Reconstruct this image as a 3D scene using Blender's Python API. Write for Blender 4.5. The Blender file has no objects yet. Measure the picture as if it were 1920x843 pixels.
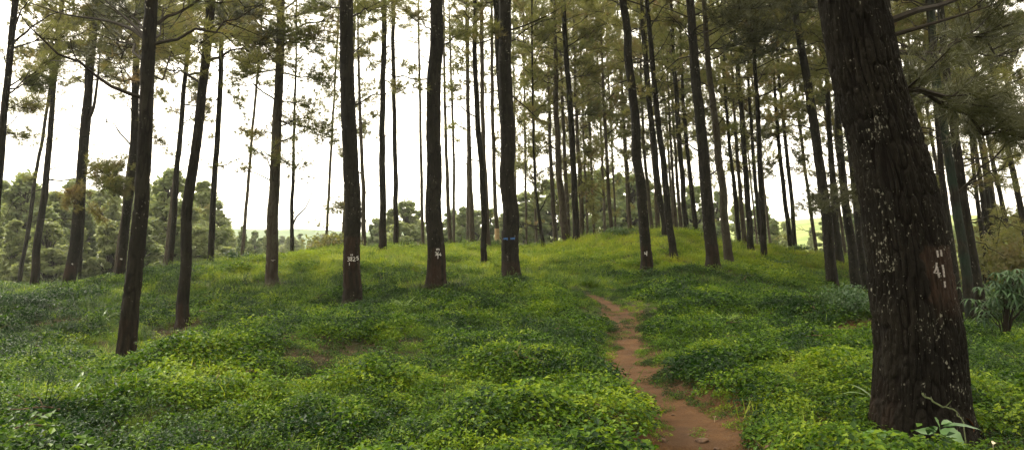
import bpy, math, random
import numpy as np
from mathutils import Vector, Matrix

# ------------------------------------------------------------------ camera, sky, sun, exposure
SC = bpy.context.scene
F, CX, CY, HOR, EYE = 1400.0, 960.0, 421.5, 440.0, 1.6
PITCH = math.atan((HOR - CY) / F)
cam_d = bpy.data.cameras.new('camera')
cam = bpy.data.objects.new('camera', cam_d)
SC.collection.objects.link(cam)
cam.location = (0, 0, EYE)
cam.rotation_euler = (math.radians(90) + PITCH, 0, 0)
cam_d.sensor_width = 36.0
cam_d.lens = 36.0 * F / 1920.0
cam_d.clip_start = 0.05
cam_d.clip_end = 3000
SC.camera = cam

SUN_EL, SUN_AZ = math.radians(42), math.radians(-48)     # azimuth measured from +Y (ahead) towards +X
world = bpy.data.worlds.new('World')
SC.world = world
world.use_nodes = True
wn, wl = world.node_tree.nodes, world.node_tree.links
wn.clear()
w_out = wn.new('ShaderNodeOutputWorld')
w_bg = wn.new('ShaderNodeBackground')
sky = wn.new('ShaderNodeTexSky')
sky.sky_type = 'NISHITA'
sky.sun_disc = False
sky.sun_elevation = SUN_EL
sky.sun_rotation = SUN_AZ
sky.air_density = 1.0
sky.dust_density = 6.0
sky.ozone_density = 0.5
w_mix = wn.new('ShaderNodeMix')                          # overcast: the blue is covered by bright cloud
w_mix.data_type = 'RGBA'
w_mix.inputs[0].default_value = 0.90
wl.new(sky.outputs[0], w_mix.inputs[6])
w_cl = wn.new('ShaderNodeTexNoise')
w_cl.inputs['Scale'].default_value = 1.6
w_cl.inputs['Detail'].default_value = 4
w_cr = wn.new('ShaderNodeValToRGB')
w_cr.color_ramp.elements[0].position = 0.3
w_cr.color_ramp.elements[0].color = (10.9, 10.1, 8.4, 1)
w_cr.color_ramp.elements[1].position = 0.75
w_cr.color_ramp.elements[1].color = (12.9, 11.9, 9.8, 1)
wl.new(w_cl.outputs['Fac'], w_cr.inputs[0])
wl.new(w_cr.outputs[0], w_mix.inputs[7])
# cloud layer shaped: brighter ahead and left, dimmed behind to darken the trunk fronts
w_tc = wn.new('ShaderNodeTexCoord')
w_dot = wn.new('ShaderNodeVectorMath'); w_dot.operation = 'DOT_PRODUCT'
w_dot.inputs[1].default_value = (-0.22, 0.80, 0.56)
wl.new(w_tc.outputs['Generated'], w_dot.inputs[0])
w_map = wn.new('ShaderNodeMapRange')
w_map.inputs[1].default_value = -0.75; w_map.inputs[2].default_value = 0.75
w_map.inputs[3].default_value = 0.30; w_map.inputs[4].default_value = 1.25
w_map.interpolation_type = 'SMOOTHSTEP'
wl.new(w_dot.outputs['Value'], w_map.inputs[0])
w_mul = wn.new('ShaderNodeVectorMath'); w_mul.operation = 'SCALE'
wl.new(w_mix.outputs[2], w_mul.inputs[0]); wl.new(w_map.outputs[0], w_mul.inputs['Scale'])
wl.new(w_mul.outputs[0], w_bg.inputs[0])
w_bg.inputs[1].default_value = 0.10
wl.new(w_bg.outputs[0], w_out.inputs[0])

sd = bpy.data.lights.new('sun', 'SUN')
sd.energy = 1.5
sd.angle = math.radians(12)
sd.color = (1.0, 0.94, 0.82)
sun = bpy.data.objects.new('sun', sd)
SC.collection.objects.link(sun)
_sv = Vector((math.sin(SUN_AZ) * math.cos(SUN_EL), math.cos(SUN_AZ) * math.cos(SUN_EL), math.sin(SUN_EL)))
sun.rotation_euler = _sv.to_track_quat('Z', 'Y').to_euler()

SC.view_settings.view_transform = 'Standard'
SC.view_settings.look = 'None'
SC.view_settings.exposure = 1.65
SC.view_settings.gamma = 1.0
SC.view_settings.use_curve_mapping = False
SC.render.engine = 'CYCLES'
cy = SC.cycles
cy.max_bounces = 9
cy.diffuse_bounces = 5
cy.glossy_bounces = 2
cy.transmission_bounces = 4
cy.transparent_max_bounces = 8
cy.volume_bounces = 1
cy.caustics_reflective = False
cy.caustics_refractive = False
try:
    cy.use_denoising = True
    cy.denoiser = 'OPENIMAGEDENOISE'
except Exception:
    pass

# ------------------------------------------------------------------ maths helpers
rng = np.random.default_rng(7)
random.seed(7)
_sp, _cp = math.sin(PITCH), math.cos(PITCH)

def P(px, py, d):
    """world point seen at photo pixel (px,py) lying at world depth Y = d"""
    a = (px - CX) / F
    b = (CY - py) / F
    yy = _cp - b * _sp
    zz = _sp + b * _cp
    s = d / yy
    return np.array([a * s, d, EYE + zz * s])

def proj(X, Y, Z):
    Z = Z - EYE
    fw = Y * _cp + Z * _sp
    up = -Y * _sp + Z * _cp
    fw = np.maximum(fw, 0.05)
    return CX + F * X / fw, CY - F * up / fw

def _h(ix, iy, iz, seed):
    h = (ix * 374761393 + iy * 668265263 + iz * 2147483647 + seed * 1274126177) & 0xFFFFFFFF
    h = ((h ^ (h >> 13)) * 1274126177) & 0xFFFFFFFF
    h = ((h ^ (h >> 16)) * 2246822519) & 0xFFFFFFFF
    return ((h ^ (h >> 15)) & 0xFFFFFF) / float(0xFFFFFF)

def vnoise(x, y, z=0.0, seed=0):
    x, y, z = np.broadcast_arrays(np.asarray(x, float), np.asarray(y, float), np.asarray(z, float))
    xi, yi, zi = np.floor(x).astype(np.int64), np.floor(y).astype(np.int64), np.floor(z).astype(np.int64)
    fx, fy, fz = x - xi, y - yi, z - zi
    fx, fy, fz = [t * t * t * (t * (t * 6 - 15) + 10) for t in (fx, fy, fz)]
    r = 0
    for dx in (0, 1):
        for dy in (0, 1):
            for dz in (0, 1):
                w = (fx if dx else 1 - fx) * (fy if dy else 1 - fy) * (fz if dz else 1 - fz)
                r = r + w * _h(xi + dx, yi + dy, zi + dz, seed)
    return r

def fbm(x, y, z=0.0, seed=0, oct=4):
    a, s, t = 0.5, 0.0, 0.0
    for i in range(oct):
        s = s + a * vnoise(np.asarray(x) * 2 ** i, np.asarray(y) * 2 ** i, np.asarray(z) * 2 ** i, seed + i * 17)
        t += a
        a *= 0.5
    return s / t

def sstep(a, b, x):
    t = np.clip((np.asarray(x, float) - a) / (b - a), 0, 1)
    return t * t * (3 - 2 * t)

# ------------------------------------------------------------------ object helpers
def link(o, parent=None):
    SC.collection.objects.link(o)
    if parent is not None:
        o.parent = parent
    return o

def mesh_np(name, V, Fs, mats=(), midx=None, smooth=True, attrs=None):
    """V (n,3), Fs: (m,k) array or a list of such arrays"""
    me = bpy.data.meshes.new(name)
    if not isinstance(Fs, (list, tuple)):
        Fs = [Fs]
    Fs = [np.asarray(f, np.int64) for f in Fs if len(f)]
    V = np.asarray(V, np.float32)
    loops = np.concatenate([f.ravel() for f in Fs])
    tot = np.concatenate([np.full(len(f), f.shape[1]) for f in Fs])
    st = np.concatenate([[0], np.cumsum(tot)[:-1]])
    me.vertices.add(len(V))
    me.vertices.foreach_set('co', V.ravel())
    me.loops.add(len(loops))
    me.loops.foreach_set('vertex_index', loops.astype(np.int32))
    me.polygons.add(len(tot))
    me.polygons.foreach_set('loop_start', st.astype(np.int32))
    if midx is not None:
        me.polygons.foreach_set('material_index', np.asarray(midx, np.int32))
    me.polygons.foreach_set('use_smooth', np.full(len(tot), smooth))
    for m in mats:
        me.materials.append(m)
    me.update(calc_edges=True)
    if attrs:
        for k, v in attrs.items():
            at = me.attributes.new(k, 'FLOAT', 'POINT')
            at.data.foreach_set('value', np.asarray(v, np.float32))
    return me

def obj(name, me, parent=None, loc=None, label=None, cat=None, group=None, kind=None):
    o = bpy.data.objects.new(name, me)
    link(o, parent)
    if loc is not None:
        o.location = loc
    return tag(o, label, cat, group, kind)

def tag(o, label=None, cat=None, group=None, kind=None):
    if label: o['label'] = label
    if cat: o['category'] = cat
    if group: o['group'] = group
    if kind: o['kind'] = kind
    return o

class MB:
    """collects pieces of geometry for one mesh"""
    def __init__(s):
        s.V, s.F3, s.F4, s.M3, s.M4, s.n = [], [], [], [], [], 0
    def add(s, V, Fc, mat=0):
        V = np.asarray(V, float); Fc = np.asarray(Fc)
        if len(Fc) == 0: return
        s.V.append(V)
        if Fc.shape[1] == 3:
            s.F3.append(Fc + s.n); s.M3.append(np.full(len(Fc), mat))
        else:
            s.F4.append(Fc + s.n); s.M4.append(np.full(len(Fc), mat))
        s.n += len(V)
    def tube(s, pts, rad, sides=6, mat=0, cap=True):
        pts = np.asarray(pts, float); n = len(pts)
        rad = np.broadcast_to(np.asarray(rad, float), (n,))
        t = np.gradient(pts, axis=0)
        t /= np.linalg.norm(t, axis=1)[:, None] + 1e-9
        ref = np.array([0, 0, 1.0]) if abs(t[0, 2]) < 0.8 else np.array([0, 1.0, 0])
        u = np.cross(t, ref); u /= np.linalg.norm(u, axis=1)[:, None] + 1e-9
        v = np.cross(t, u)
        a = np.linspace(0, 2 * np.pi, sides, endpoint=False)
        R = (u[:, None, :] * np.cos(a)[None, :, None] + v[:, None, :] * np.sin(a)[None, :, None]) * rad[:, None, None]
        V = (pts[:, None, :] + R).reshape(-1, 3)
        i = np.arange(n - 1)[:, None] * sides; j = np.arange(sides)[None, :]; k = (j + 1) % sides
        Q = np.stack([i + j, i + k, i + sides + k, i + sides + j], -1).reshape(-1, 4)
        s.add(V, Q, mat)
        if cap:
            V2 = np.vstack([V[-sides:], pts[-1] + t[-1] * rad[-1]])
            s.add(V2, np.array([[q, (q + 1) % sides, sides] for q in range(sides)]), mat)
    def mesh(s, name, mats, smooth=True):
        Fs, M = [], []
        if s.F3: Fs.append(np.concatenate(s.F3)); M.append(np.concatenate(s.M3))
        if s.F4: Fs.append(np.concatenate(s.F4)); M.append(np.concatenate(s.M4))
        return mesh_np(name, np.concatenate(s.V), Fs, mats, np.concatenate(M), smooth)

# ------------------------------------------------------------------ materials
def new_mat(name):
    m = bpy.data.materials.new(name)
    m.use_nodes = True
    nt = m.node_tree
    nt.nodes.clear()
    return m, nt.nodes, nt.links

def ramp(N, L, src, stops):
    r = N.new('ShaderNodeValToRGB')
    e = r.color_ramp.elements
    while len(e) < len(stops): e.new(0.5)
    for q, (p, c) in zip(e, stops):
        q.position = p; q.color = (c[0], c[1], c[2], 1)
    L.new(src, r.inputs[0])
    return r.outputs[0]

def mixc(N, L, fac, a, b, mode='MIX'):
    m = N.new('ShaderNodeMix'); m.data_type = 'RGBA'; m.blend_type = mode
    for sk, v in ((m.inputs[0], fac), (m.inputs[6], a), (m.inputs[7], b)):
        if isinstance(v, (int, float)): sk.default_value = v
        elif isinstance(v, tuple): sk.default_value = (*v, 1)
        else: L.new(v, sk)
    return m.outputs[2]

def math_n(N, L, op, a, b=None, clamp=False):
    m = N.new('ShaderNodeMath'); m.operation = op; m.use_clamp = clamp
    for sk, v in ((m.inputs[0], a), (m.inputs[1], b)):
        if v is None: continue
        if isinstance(v, (int, float)): sk.default_value = v
        else: L.new(v, sk)
    return m.outputs[0]

def noise_n(N, L, vec, scale, detail=3, rough=0.55, dim='3D'):
    n = N.new('ShaderNodeTexNoise')
    n.inputs['Scale'].default_value = scale; n.inputs['Detail'].default_value = detail; n.inputs['Roughness'].default_value = rough
    if vec is not None: L.new(vec, n.inputs['Vector'])
    return n.outputs['Fac']

def leaf_mat(name, dark, mid, light, rough=0.5, trans=0.35, attr=None, nscale=0.25, brown=None, spec=0.35):
    """leaf or needle: colour runs dark > mid > light by patch, plus a per-plant tint"""
    m, N, L = new_mat(name)
    out = N.new('ShaderNodeOutputMaterial')
    g = N.new('ShaderNodeNewGeometry')
    n1 = noise_n(N, L, g.outputs['Position'], nscale, 4)
    ri = g.outputs['Random Per Island']
    v = math_n(N, L, 'MULTIPLY', math_n(N, L, 'SUBTRACT', n1, 0.5), 1.2)
    v = math_n(N, L, 'ADD', v, math_n(N, L, 'MULTIPLY', math_n(N, L, 'SUBTRACT', ri, 0.5), 0.45))
    if attr:
        a = N.new('ShaderNodeAttribute'); a.attribute_type = 'INSTANCER'; a.attribute_name = attr
        v = math_n(N, L, 'ADD', v, a.outputs['Fac'])
    else:
        oi = N.new('ShaderNodeObjectInfo')
        v = math_n(N, L, 'ADD', v, math_n(N, L, 'MULTIPLY_ADD', oi.outputs['Random'], 0.5))
        v.node.inputs[1].default_value = 0.25 if False else v.node.inputs[1].default_value
    c = ramp(N, L, v, [(0.12, dark), (0.45, mid), (0.85, light)])
    if brown is not None:
        nb = noise_n(N, L, g.outputs['Position'], 0.9, 3)
        fb = ramp(N, L, nb, [(0.52, (0, 0, 0)), (0.74, (1, 1, 1))])
        c = mixc(N, L, fb, c, brown)
    b = N.new('ShaderNodeBsdfPrincipled')
    L.new(c, b.inputs['Base Color'])
    b.inputs['Roughness'].default_value = rough
    b.inputs['Specular IOR Level'].default_value = spec
    t = N.new('ShaderNodeBsdfTranslucent')
    ct = mixc(N, L, 0.5, c, mixc(N, L, 1.0, c, (1.25, 1.15, 0.4), 'MULTIPLY'))
    L.new(ct, t.inputs['Color'])
    mx = N.new('ShaderNodeMixShader'); mx.inputs[0].default_value = trans
    L.new(b.outputs[0], mx.inputs[1]); L.new(t.outputs[0], mx.inputs[2])
    L.new(mx.outputs[0], out.inputs[0])
    return m

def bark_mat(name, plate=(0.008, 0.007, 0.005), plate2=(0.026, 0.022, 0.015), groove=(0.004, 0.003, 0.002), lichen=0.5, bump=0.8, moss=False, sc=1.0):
    m, N, L = new_mat(name)
    out = N.new('ShaderNodeOutputMaterial')
    tc = N.new('ShaderNodeTexCoord')
    mp = N.new('ShaderNodeMapping'); mp.inputs['Scale'].default_value = (1, 1, 0.22)
    L.new(tc.outputs['Object'], mp.inputs[0])
    mv = mp.outputs[0]
    nf = noise_n(N, L, mv, 26 * sc, 5, 0.65)
    nw = noise_n(N, L, tc.outputs['Object'], 2.2, 4)
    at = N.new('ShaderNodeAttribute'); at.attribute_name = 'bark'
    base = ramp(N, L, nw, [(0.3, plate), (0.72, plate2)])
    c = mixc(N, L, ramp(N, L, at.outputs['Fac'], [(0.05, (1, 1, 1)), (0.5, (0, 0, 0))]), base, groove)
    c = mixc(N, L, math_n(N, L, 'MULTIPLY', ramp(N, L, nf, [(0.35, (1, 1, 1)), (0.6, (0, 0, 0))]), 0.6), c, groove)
    # reddish inner bark where scraped or low on the stem
    ar = N.new('ShaderNodeAttribute'); ar.attribute_name = 'red'
    red = ramp(N, L, nf, [(0.3, (0.013, 0.008, 0.005)), (0.7, (0.044, 0.025, 0.016))])
    c = mixc(N, L, ar.outputs['Fac'], c, red)
    # lichen specks
    mp2 = N.new('ShaderNodeMapping'); mp2.inputs['Scale'].default_value = (1, 1, 0.55)
    L.new(tc.outputs['Object'], mp2.inputs[0])
    nd = N.new('ShaderNodeTexNoise'); nd.inputs['Scale'].default_value = 30 * sc; nd.inputs['Detail'].default_value = 2
    L.new(mp2.outputs[0], nd.inputs['Vector'])
    ndm = noise_n(N, L, mp2.outputs[0], 4.2, 3)
    s1 = math_n(N, L, 'ADD', math_n(N, L, 'MULTIPLY', ndm, 0.55), nd.outputs['Fac'])
    lo = 1.10 - 0.16 * lichen
    fac = ramp(N, L, math_n(N, L, 'SUBTRACT', s1, lo - 0.5), [(0.48, (0, 0, 0)), (0.56, (1, 1, 1))])
    c = mixc(N, L, math_n(N, L, 'MULTIPLY', fac, 0.8), c, (0.27, 0.26, 0.20))
    if moss:
        nm = noise_n(N, L, tc.outputs['Object'], 1.3, 3)
        c = mixc(N, L, math_n(N, L, 'MULTIPLY', ramp(N, L, nm, [(0.4, (0, 0, 0)), (0.6, (1, 1, 1))]), 0.75), c, (0.010, 0.022, 0.014))
    b = N.new('ShaderNodeBsdfPrincipled')
    L.new(c, b.inputs['Base Color'])
    b.inputs['Roughness'].default_value = 0.9
    b.inputs['Specular IOR Level'].default_value = 0.12
    bp = N.new('ShaderNodeBump'); bp.inputs['Strength'].default_value = bump; bp.inputs['Distance'].default_value = 0.03
    L.new(nf, bp.inputs['Height']); L.new(bp.outputs[0], b.inputs['Normal'])
    L.new(b.outputs[0], out.inputs[0])
    return m

def plain_mat(name, c1, c2, rough=0.8, scale=8, bump=0.0, spec=0.3):
    m, N, L = new_mat(name)
    out = N.new('ShaderNodeOutputMaterial')
    tc = N.new('ShaderNodeTexCoord')
    nf = noise_n(N, L, tc.outputs['Object'], scale, 4)
    c = ramp(N, L, nf, [(0.3, c1), (0.7, c2)])
    b = N.new('ShaderNodeBsdfPrincipled')
    L.new(c, b.inputs['Base Color']); b.inputs['Roughness'].default_value = rough
    b.inputs['Specular IOR Level'].default_value = spec
    if bump:
        bp = N.new('ShaderNodeBump'); bp.inputs['Strength'].default_value = bump; bp.inputs['Distance'].default_value = 0.02
        L.new(nf, bp.inputs['Height']); L.new(bp.outputs[0], b.inputs['Normal'])
    L.new(b.outputs[0], out.inputs[0])
    return m

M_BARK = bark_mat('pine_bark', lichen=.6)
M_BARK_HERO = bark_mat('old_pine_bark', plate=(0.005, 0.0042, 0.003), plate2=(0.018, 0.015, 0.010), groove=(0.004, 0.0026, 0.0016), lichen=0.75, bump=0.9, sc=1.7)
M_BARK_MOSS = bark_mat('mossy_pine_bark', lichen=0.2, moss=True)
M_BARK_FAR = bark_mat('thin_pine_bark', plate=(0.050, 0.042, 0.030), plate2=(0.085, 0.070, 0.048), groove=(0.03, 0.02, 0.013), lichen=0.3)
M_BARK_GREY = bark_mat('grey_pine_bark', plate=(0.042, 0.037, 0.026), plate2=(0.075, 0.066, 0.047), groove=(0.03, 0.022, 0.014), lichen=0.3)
M_TWIG = plain_mat('twig_bark', (0.014, 0.011, 0.008), (0.032, 0.026, 0.018), 0.9, 12, spec=.08)
M_NEEDLE = leaf_mat('pine_needles', (0.042, 0.062, 0.020), (0.102, 0.122, 0.038), (0.180, 0.184, 0.066), 0.5, 0.60, None, 0.22, brown=(0.190, 0.125, 0.062))
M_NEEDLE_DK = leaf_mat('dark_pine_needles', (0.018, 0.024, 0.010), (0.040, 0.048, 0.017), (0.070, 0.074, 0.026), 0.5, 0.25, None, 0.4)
M_BROAD = leaf_mat('broad_leaves', (0.060, 0.105, 0.045), (0.135, 0.190, 0.075), (0.240, 0.280, 0.115), 0.5, 0.45, None, 0.5)  # pale leaf colours with the distance haze put into them
M_SHRUB = leaf_mat('shrub_leaves', (0.016, 0.045, 0.016), (0.034, 0.080, 0.024), (0.070, 0.125, 0.034), 0.45, 0.3, None, 0.8)
M_HERB = leaf_mat('herb_leaves', (0.009, 0.034, 0.004), (0.078, 0.158, 0.008), (0.240, 0.320, 0.018), 0.48, 0.40, 'tint', 0.9, spec=0.16)
M_GRASS = leaf_mat('grass_blades', (0.035, 0.080, 0.005), (0.160, 0.250, 0.012), (0.330, 0.380, 0.030), 0.5, 0.46, 'tint', 0.9)
M_DRY = leaf_mat('dry_stems', (0.050, 0.030, 0.014), (0.095, 0.056, 0.028), (0.180, 0.115, 0.058), 0.8, 0.15, 'tint', 0.6)
M_PAINT = plain_mat('white_paint', (0.42, 0.40, 0.36), (0.74, 0.72, 0.68), 0.8, 60)
M_PAINT2 = plain_mat('worn_white_paint', (0.10, 0.08, 0.07), (0.40, 0.37, 0.34), 0.9, 70)
M_BLUE = plain_mat('blue_paint', (0.02, 0.07, 0.20), (0.05, 0.15, 0.36), 0.8, 40)
M_WOOD = plain_mat('stripped_wood', (0.30, 0.19, 0.09), (0.50, 0.36, 0.19), 0.8, 14)

# ------------------------------------------------------------------ terrain
PATH_PX = [(1345, 880, 5.1), (1325, 843, 5.6), (1290, 770, 6.8), (1205, 715, 8.2), (1170, 655, 10.4), (1183, 605, 13.2), (1158, 567, 16.5), (1100, 535, 20.5)]
SPUR_PX = [(1545, 622, 13.6), (1600, 612, 14.4), (1665, 606, 15.0)]
TREES = []
def T(key, d, pts, w, yb, kind, label, **kw):
    TREES.append(dict(key=key, d=d, pts=pts, w=w, yb=yb, kind=kind, label=label, **kw))

# pts run from the foot upward; w = stem width in photo pixels at the foot, middle and top of pts; yb = where the crown starts
T('a', 18, [(-14, 560), (-8, 420), (3, 290), (10, 180), (20, 80), (28, 0)], (17, 13, 12), -60, 0, 'dark pine trunk leaning in at the left edge of the photo')
T('b', 30, [(64, 525), (70, 460), (78, 400), (89, 290), (100, 160), (113, 50)], (16, 12, 9), 60, 3, 'slender pine, second from the left edge, with a bare low branch pointing left')
T('c', 27, [(130, 527), (141, 470), (148, 400), (157, 270), (168, 120), (178, 20)], (24, 17, 14), 40, 6, 'pine with hanging foliage clump low on its right side at far left crest')
T('c2', 31, [(149, 515), (153, 440), (158, 340), (168, 220)], (9, 8, 7), 60, 4, 'thin pine mostly hidden directly behind the forked pine with the hanging clump')
T('d', 11, [(232, 705), (240, 600), (252, 500), (262, 400), (268, 300), (272, 200), (278, 100), (283, 0)], (36, 28, 25), -200, 3, 'thick dark curved pine with its foot buried in the leafy mound at left')
T('e', 27, [(227, 503), (236, 420), (247, 330), (252, 220), (256, 120), (258, 40)], (17, 15, 11), 50, 3, 'pine standing just behind the thick curved pine, pale scar near its foot')
T('f', 32, [(317, 503), (326, 400), (337, 260), (350, 120), (356, 30)], (12, 10, 7), 70, 6, 'thin straight pine between the curved thick pine and the leaning wavy pine')
T('g', 16, [(343, 612), (347, 500), (349, 400), (362, 305), (375, 225), (386, 110), (393, 20)], (24, 19, 17), -90, 2, 'wavy leaning pine with reddish bare soil round its foot in left hollow')
T('h', 33, [(395, 500), (399, 400), (405, 290), (411, 190), (415, 80)], (13, 11, 9), 50, 3, 'slim dark pine on the yellow grassy crest right of the wavy pine')
T('i', 24, [(511, 525), (512, 430), (516, 300), (521, 200), (525, 100), (528, 0)], (25, 19, 15), 120, 6, 'grey barked pine with low full crown and small pale dash at crest', bark='grey')
T('j', 40, [(548, 472), (548, 380), (550, 290), (553, 170), (555, 100)], (9, 6, 4), 100, 7, 'spindly young pine with a forked bare side stem at the crest')
T('k', 17, [(661, 567), (661, 480), (660, 400), (658, 300), (655, 200), (652, 100), (650, 0)], (37, 31, 27), -150, 3, 'thick straight pine with white painted number ending in 825')
T('l', 45, [(683, 465), (682, 380), (678, 280), (674, 180)], (10, 8, 6), 190, 7, 'faint pine peeping out behind the right side of the pine numbered 3825')
T('m', 34, [(717, 466), (719, 400), (716, 300), (718, 200), (720, 100), (721, 0)], (15, 12, 10), 20, 4, 'left one of two slim pines against the open white sky, wavy stem')
T('n', 40, [(742, 456), (742, 360), (740, 290), (738, 150), (737, 0)], (11, 9, 8), 10, 4, 'right one of two slim pines against the open white sky, straighter and thinner')
T('o', 48, [(793, 455), (790, 330), (787, 170), (785, 60)], (7, 6, 4), 60, 7, 'very thin far pine just left of the pine numbered 364')
T('p', 19, [(817, 537), (816, 480), (814, 400), (812, 310), (815, 200), (817, 100), (818, 0)], (40, 30, 26), -120, 2, 'thick pine with white painted number 364 and dark grass heaped round its foot')
T('q', 46, [(845, 455), (840, 380), (835, 250), (833, 110)], (9, 7, 5), 50, 7, 'first thin far pine right of the pine numbered 364')
T('r', 52, [(851, 455), (851, 300), (846, 150), (843, 60)], (6, 5, 4), 80, 7, 'thinnest far pine, second right of the pine numbered 364')
T('s', 42, [(886, 457), (882, 370), (880, 280), (877, 180), (875, 60)], (11, 9, 7), 60, 4, 'thin pine with dark curved foot midway between the number 364 and blue band pines')
T('t', 28, [(908, 486), (907, 410), (903, 320), (896, 240), (891, 120), (890, 10)], (12, 12, 9), -20, 0, 'slim dark pine with bend at mid height, near left of the blue banded pine')
T('u', 36, [(915, 458), (912, 390), (907, 290), (904, 150), (903, 0)], (10, 9, 8), 20, 1, 'dark slim pine straight behind the bent slim pine left of the blue band')
T('v', 42, [(933, 461), (930, 400), (926, 300), (923, 180), (922, 60)], (9, 8, 6), 60, 7, 'thin pine with a pale stripped foot beside the blue banded pine', pale=(428, 458))
T('w', 22, [(960, 518), (957, 440), (954, 350), (951, 250), (948, 150), (945, 0)], (37, 30, 25), -90, 6, 'thick pine with a blue paint band near its foot at centre')
T('w2', 25, [(949, 505), (948, 380), (943, 240), (935, 120), (929, 0)], (13, 13, 13), 10, 0, 'pine hidden behind the blue banded pine, showing only at its upper left')
T('x', 36, [(1019, 466), (1010, 400), (1003, 340), (1000, 270), (999, 200)], (8, 5, 4), 215, 7, 'young bare stemmed pine with dead side branches right of the blue band')
T('y', 46, [(1042, 460), (1036, 360), (1031, 280), (1029, 160)], (10, 8, 6), 235, 5, 'reddish far pine left of the dark pair on the mound shoulder')
T('z', 38, [(1063, 454), (1055, 390), (1047, 310), (1043, 200), (1041, 100)], (16, 13, 9), 120, 6, 'left pine of the dark pair on the left shoulder of the mound')
T('z1', 45, [(1066, 450), (1062, 350), (1057, 260)], (9, 8, 7), 200, 4, 'thin brown pine tucked behind the left pine of the dark pair')
T('aa', 36, [(1080, 448), (1078, 380), (1074, 280), (1067, 180), (1061, 100), (1056, 0)], (14, 12, 9), 90, 2, 'right pine of the dark pair on the left shoulder of the mound')
T('aa1', 44, [(1092, 445), (1088, 350), (1082, 240)], (10, 9, 7), 190, 5, 'brown pine close behind the right pine of the dark pair')
T('ab', 44, [(1148, 437), (1142, 370), (1136, 260), (1130, 150)], (8, 7, 5), 230, 4, 'lone thin far pine above the left side of the mound top')
T('ac', 46, [(1182, 437), (1178, 350), (1172, 260), (1168, 190)], (8, 6, 4), 290, 7, 'twiggy thin far pine just left of the pine with a white squiggle')
T('ad', 26, [(1213, 505), (1206, 430), (1198, 330), (1190, 220), (1181, 120), (1169, 0)], (24, 19, 15), -60, 0, 'dark pine with white squiggle near its foot on the mound front')
T('ae', 44, [(1224, 434), (1215, 360), (1207, 270), (1203, 180)], (8, 7, 5), 250, 1, 'thin far pine just right of the pine with a white squiggle')
T('af', 42, [(1233, 432), (1230, 350), (1222, 260), (1215, 150)], (10, 8, 7), 210, 5, 'second thin far pine right of the pine with a white squiggle')
T('ag', 28, [(1263, 476), (1255, 410), (1246, 330), (1238, 260), (1230, 180), (1221, 90), (1213, 10)], (15, 12, 9), 30, 2, 'front pine crossing another leaning pine on the mound, foot below the crest')
T('ah', 34, [(1247, 434), (1238, 370), (1228, 290), (1216, 180), (1206, 60)], (13, 12, 9), 110, 0, 'pine crossing behind the front leaning pine on the mound top')
T('ai', 45, [(1268, 433), (1262, 340), (1256, 240)], (8, 6, 5), 240, 7, 'left one of the close thin pair on the mound top')
T('aj', 47, [(1277, 433), (1270, 340), (1263, 240)], (8, 7, 5), 260, 1, 'right one of the close thin pair on the mound top')
T('ak', 38, [(1286, 434), (1280, 340), (1271, 220), (1263, 110), (1258, 20)], (11, 10, 7), 150, 2, 'straight slim pine right of the close thin pair on the mound top')
T('al', 40, [(1306, 436), (1298, 370), (1290, 300), (1282, 200)], (11, 9, 7), 200, 4, 'slim pine at the right end of the mound top, left of the snagged pine')
T('am', 24, [(1337, 498), (1330, 430), (1322, 330), (1312, 220), (1302, 110), (1293, 0)], (27, 22, 16), -60, 3, 'thick dark pine with a broken upturned snag halfway up')
T('an', 28, [(1367, 490), (1358, 400), (1349, 310), (1339, 220), (1329, 120)], (18, 15, 12), 90, 6, 'lichen flecked pine immediately right of the pine with the broken snag', bark='grey')
T('ao', 40, [(1387, 457), (1380, 380), (1370, 290), (1362, 190)], (9, 8, 6), 230, 1, 'thin pine second right of the snagged pine, behind the crest')
T('ap', 42, [(1397, 458), (1390, 380), (1382, 290), (1377, 220)], (10, 8, 6), 250, 7, 'thin dark pine third right of the snagged pine, knobbly top fork')
T('aq', 36, [(1408, 464), (1403, 390), (1396, 290), (1389, 200), (1380, 100)], (13, 11, 8), 160, 0, 'upright pine fourth right of the snagged pine with dead side twigs')
T('ar', 40, [(1429, 461), (1420, 380), (1412, 290), (1407, 210)], (9, 8, 6), 240, 4, 'thin pale pine leaning behind the straight one on the right crest slope')
T('as', 31, [(1433, 478), (1429, 400), (1426, 300), (1421, 200), (1415, 110)], (13, 10, 8), 130, 2, 'straight pine with a dark tuft at its foot on the right crest slope')
T('at', 40, [(1484, 466), (1474, 390), (1464, 300), (1455, 210)], (11, 9, 7), 240, 5, 'left pine of two leaning together before the bright clearing')
T('au', 39, [(1492, 464), (1484, 370), (1475, 280), (1466, 200)], (9, 8, 7), 230, 1, 'right pine of two leaning together before the bright clearing')
T('av', 24, [(1560, 528), (1553, 450), (1544, 360), (1533, 265), (1516, 170), (1501, 90), (1488, 0)], (23, 18, 13), -20, 0, 'dark leaning pine alone between the bright clearing and the huge near trunk')
T('aw', 36, [(1573, 474), (1566, 400), (1558, 300), (1553, 200)], (15, 13, 10), 200, 6, 'pine close behind the right side of the dark leaning pine')
T('ax', 26, [(1606, 541), (1595, 450), (1585, 380), (1577, 290), (1570, 190)], (20, 16, 13), 110, 3, 'left pine of the cluster beside the huge near trunk')
T('ay', 29, [(1622, 532), (1611, 440), (1601, 350), (1590, 250)], (15, 13, 10), 150, 2, 'middle pine of the cluster beside the huge near trunk')
T('az', 33, [(1632, 512), (1621, 440), (1611, 370), (1600, 280)], (11, 10, 8), 190, 4, 'right thin pine of the cluster beside the huge near trunk')
T('HERO', 5.9, [(1730, 835), (1727, 760), (1724, 640), (1711, 540), (1703, 460), (1690, 380), (1672, 290), (1631, 150), (1602, 0)], (176, 142, 126), -900, 3, 'huge near pine with deep fissured bark, lichen specks and white paint marks at right')
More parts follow.
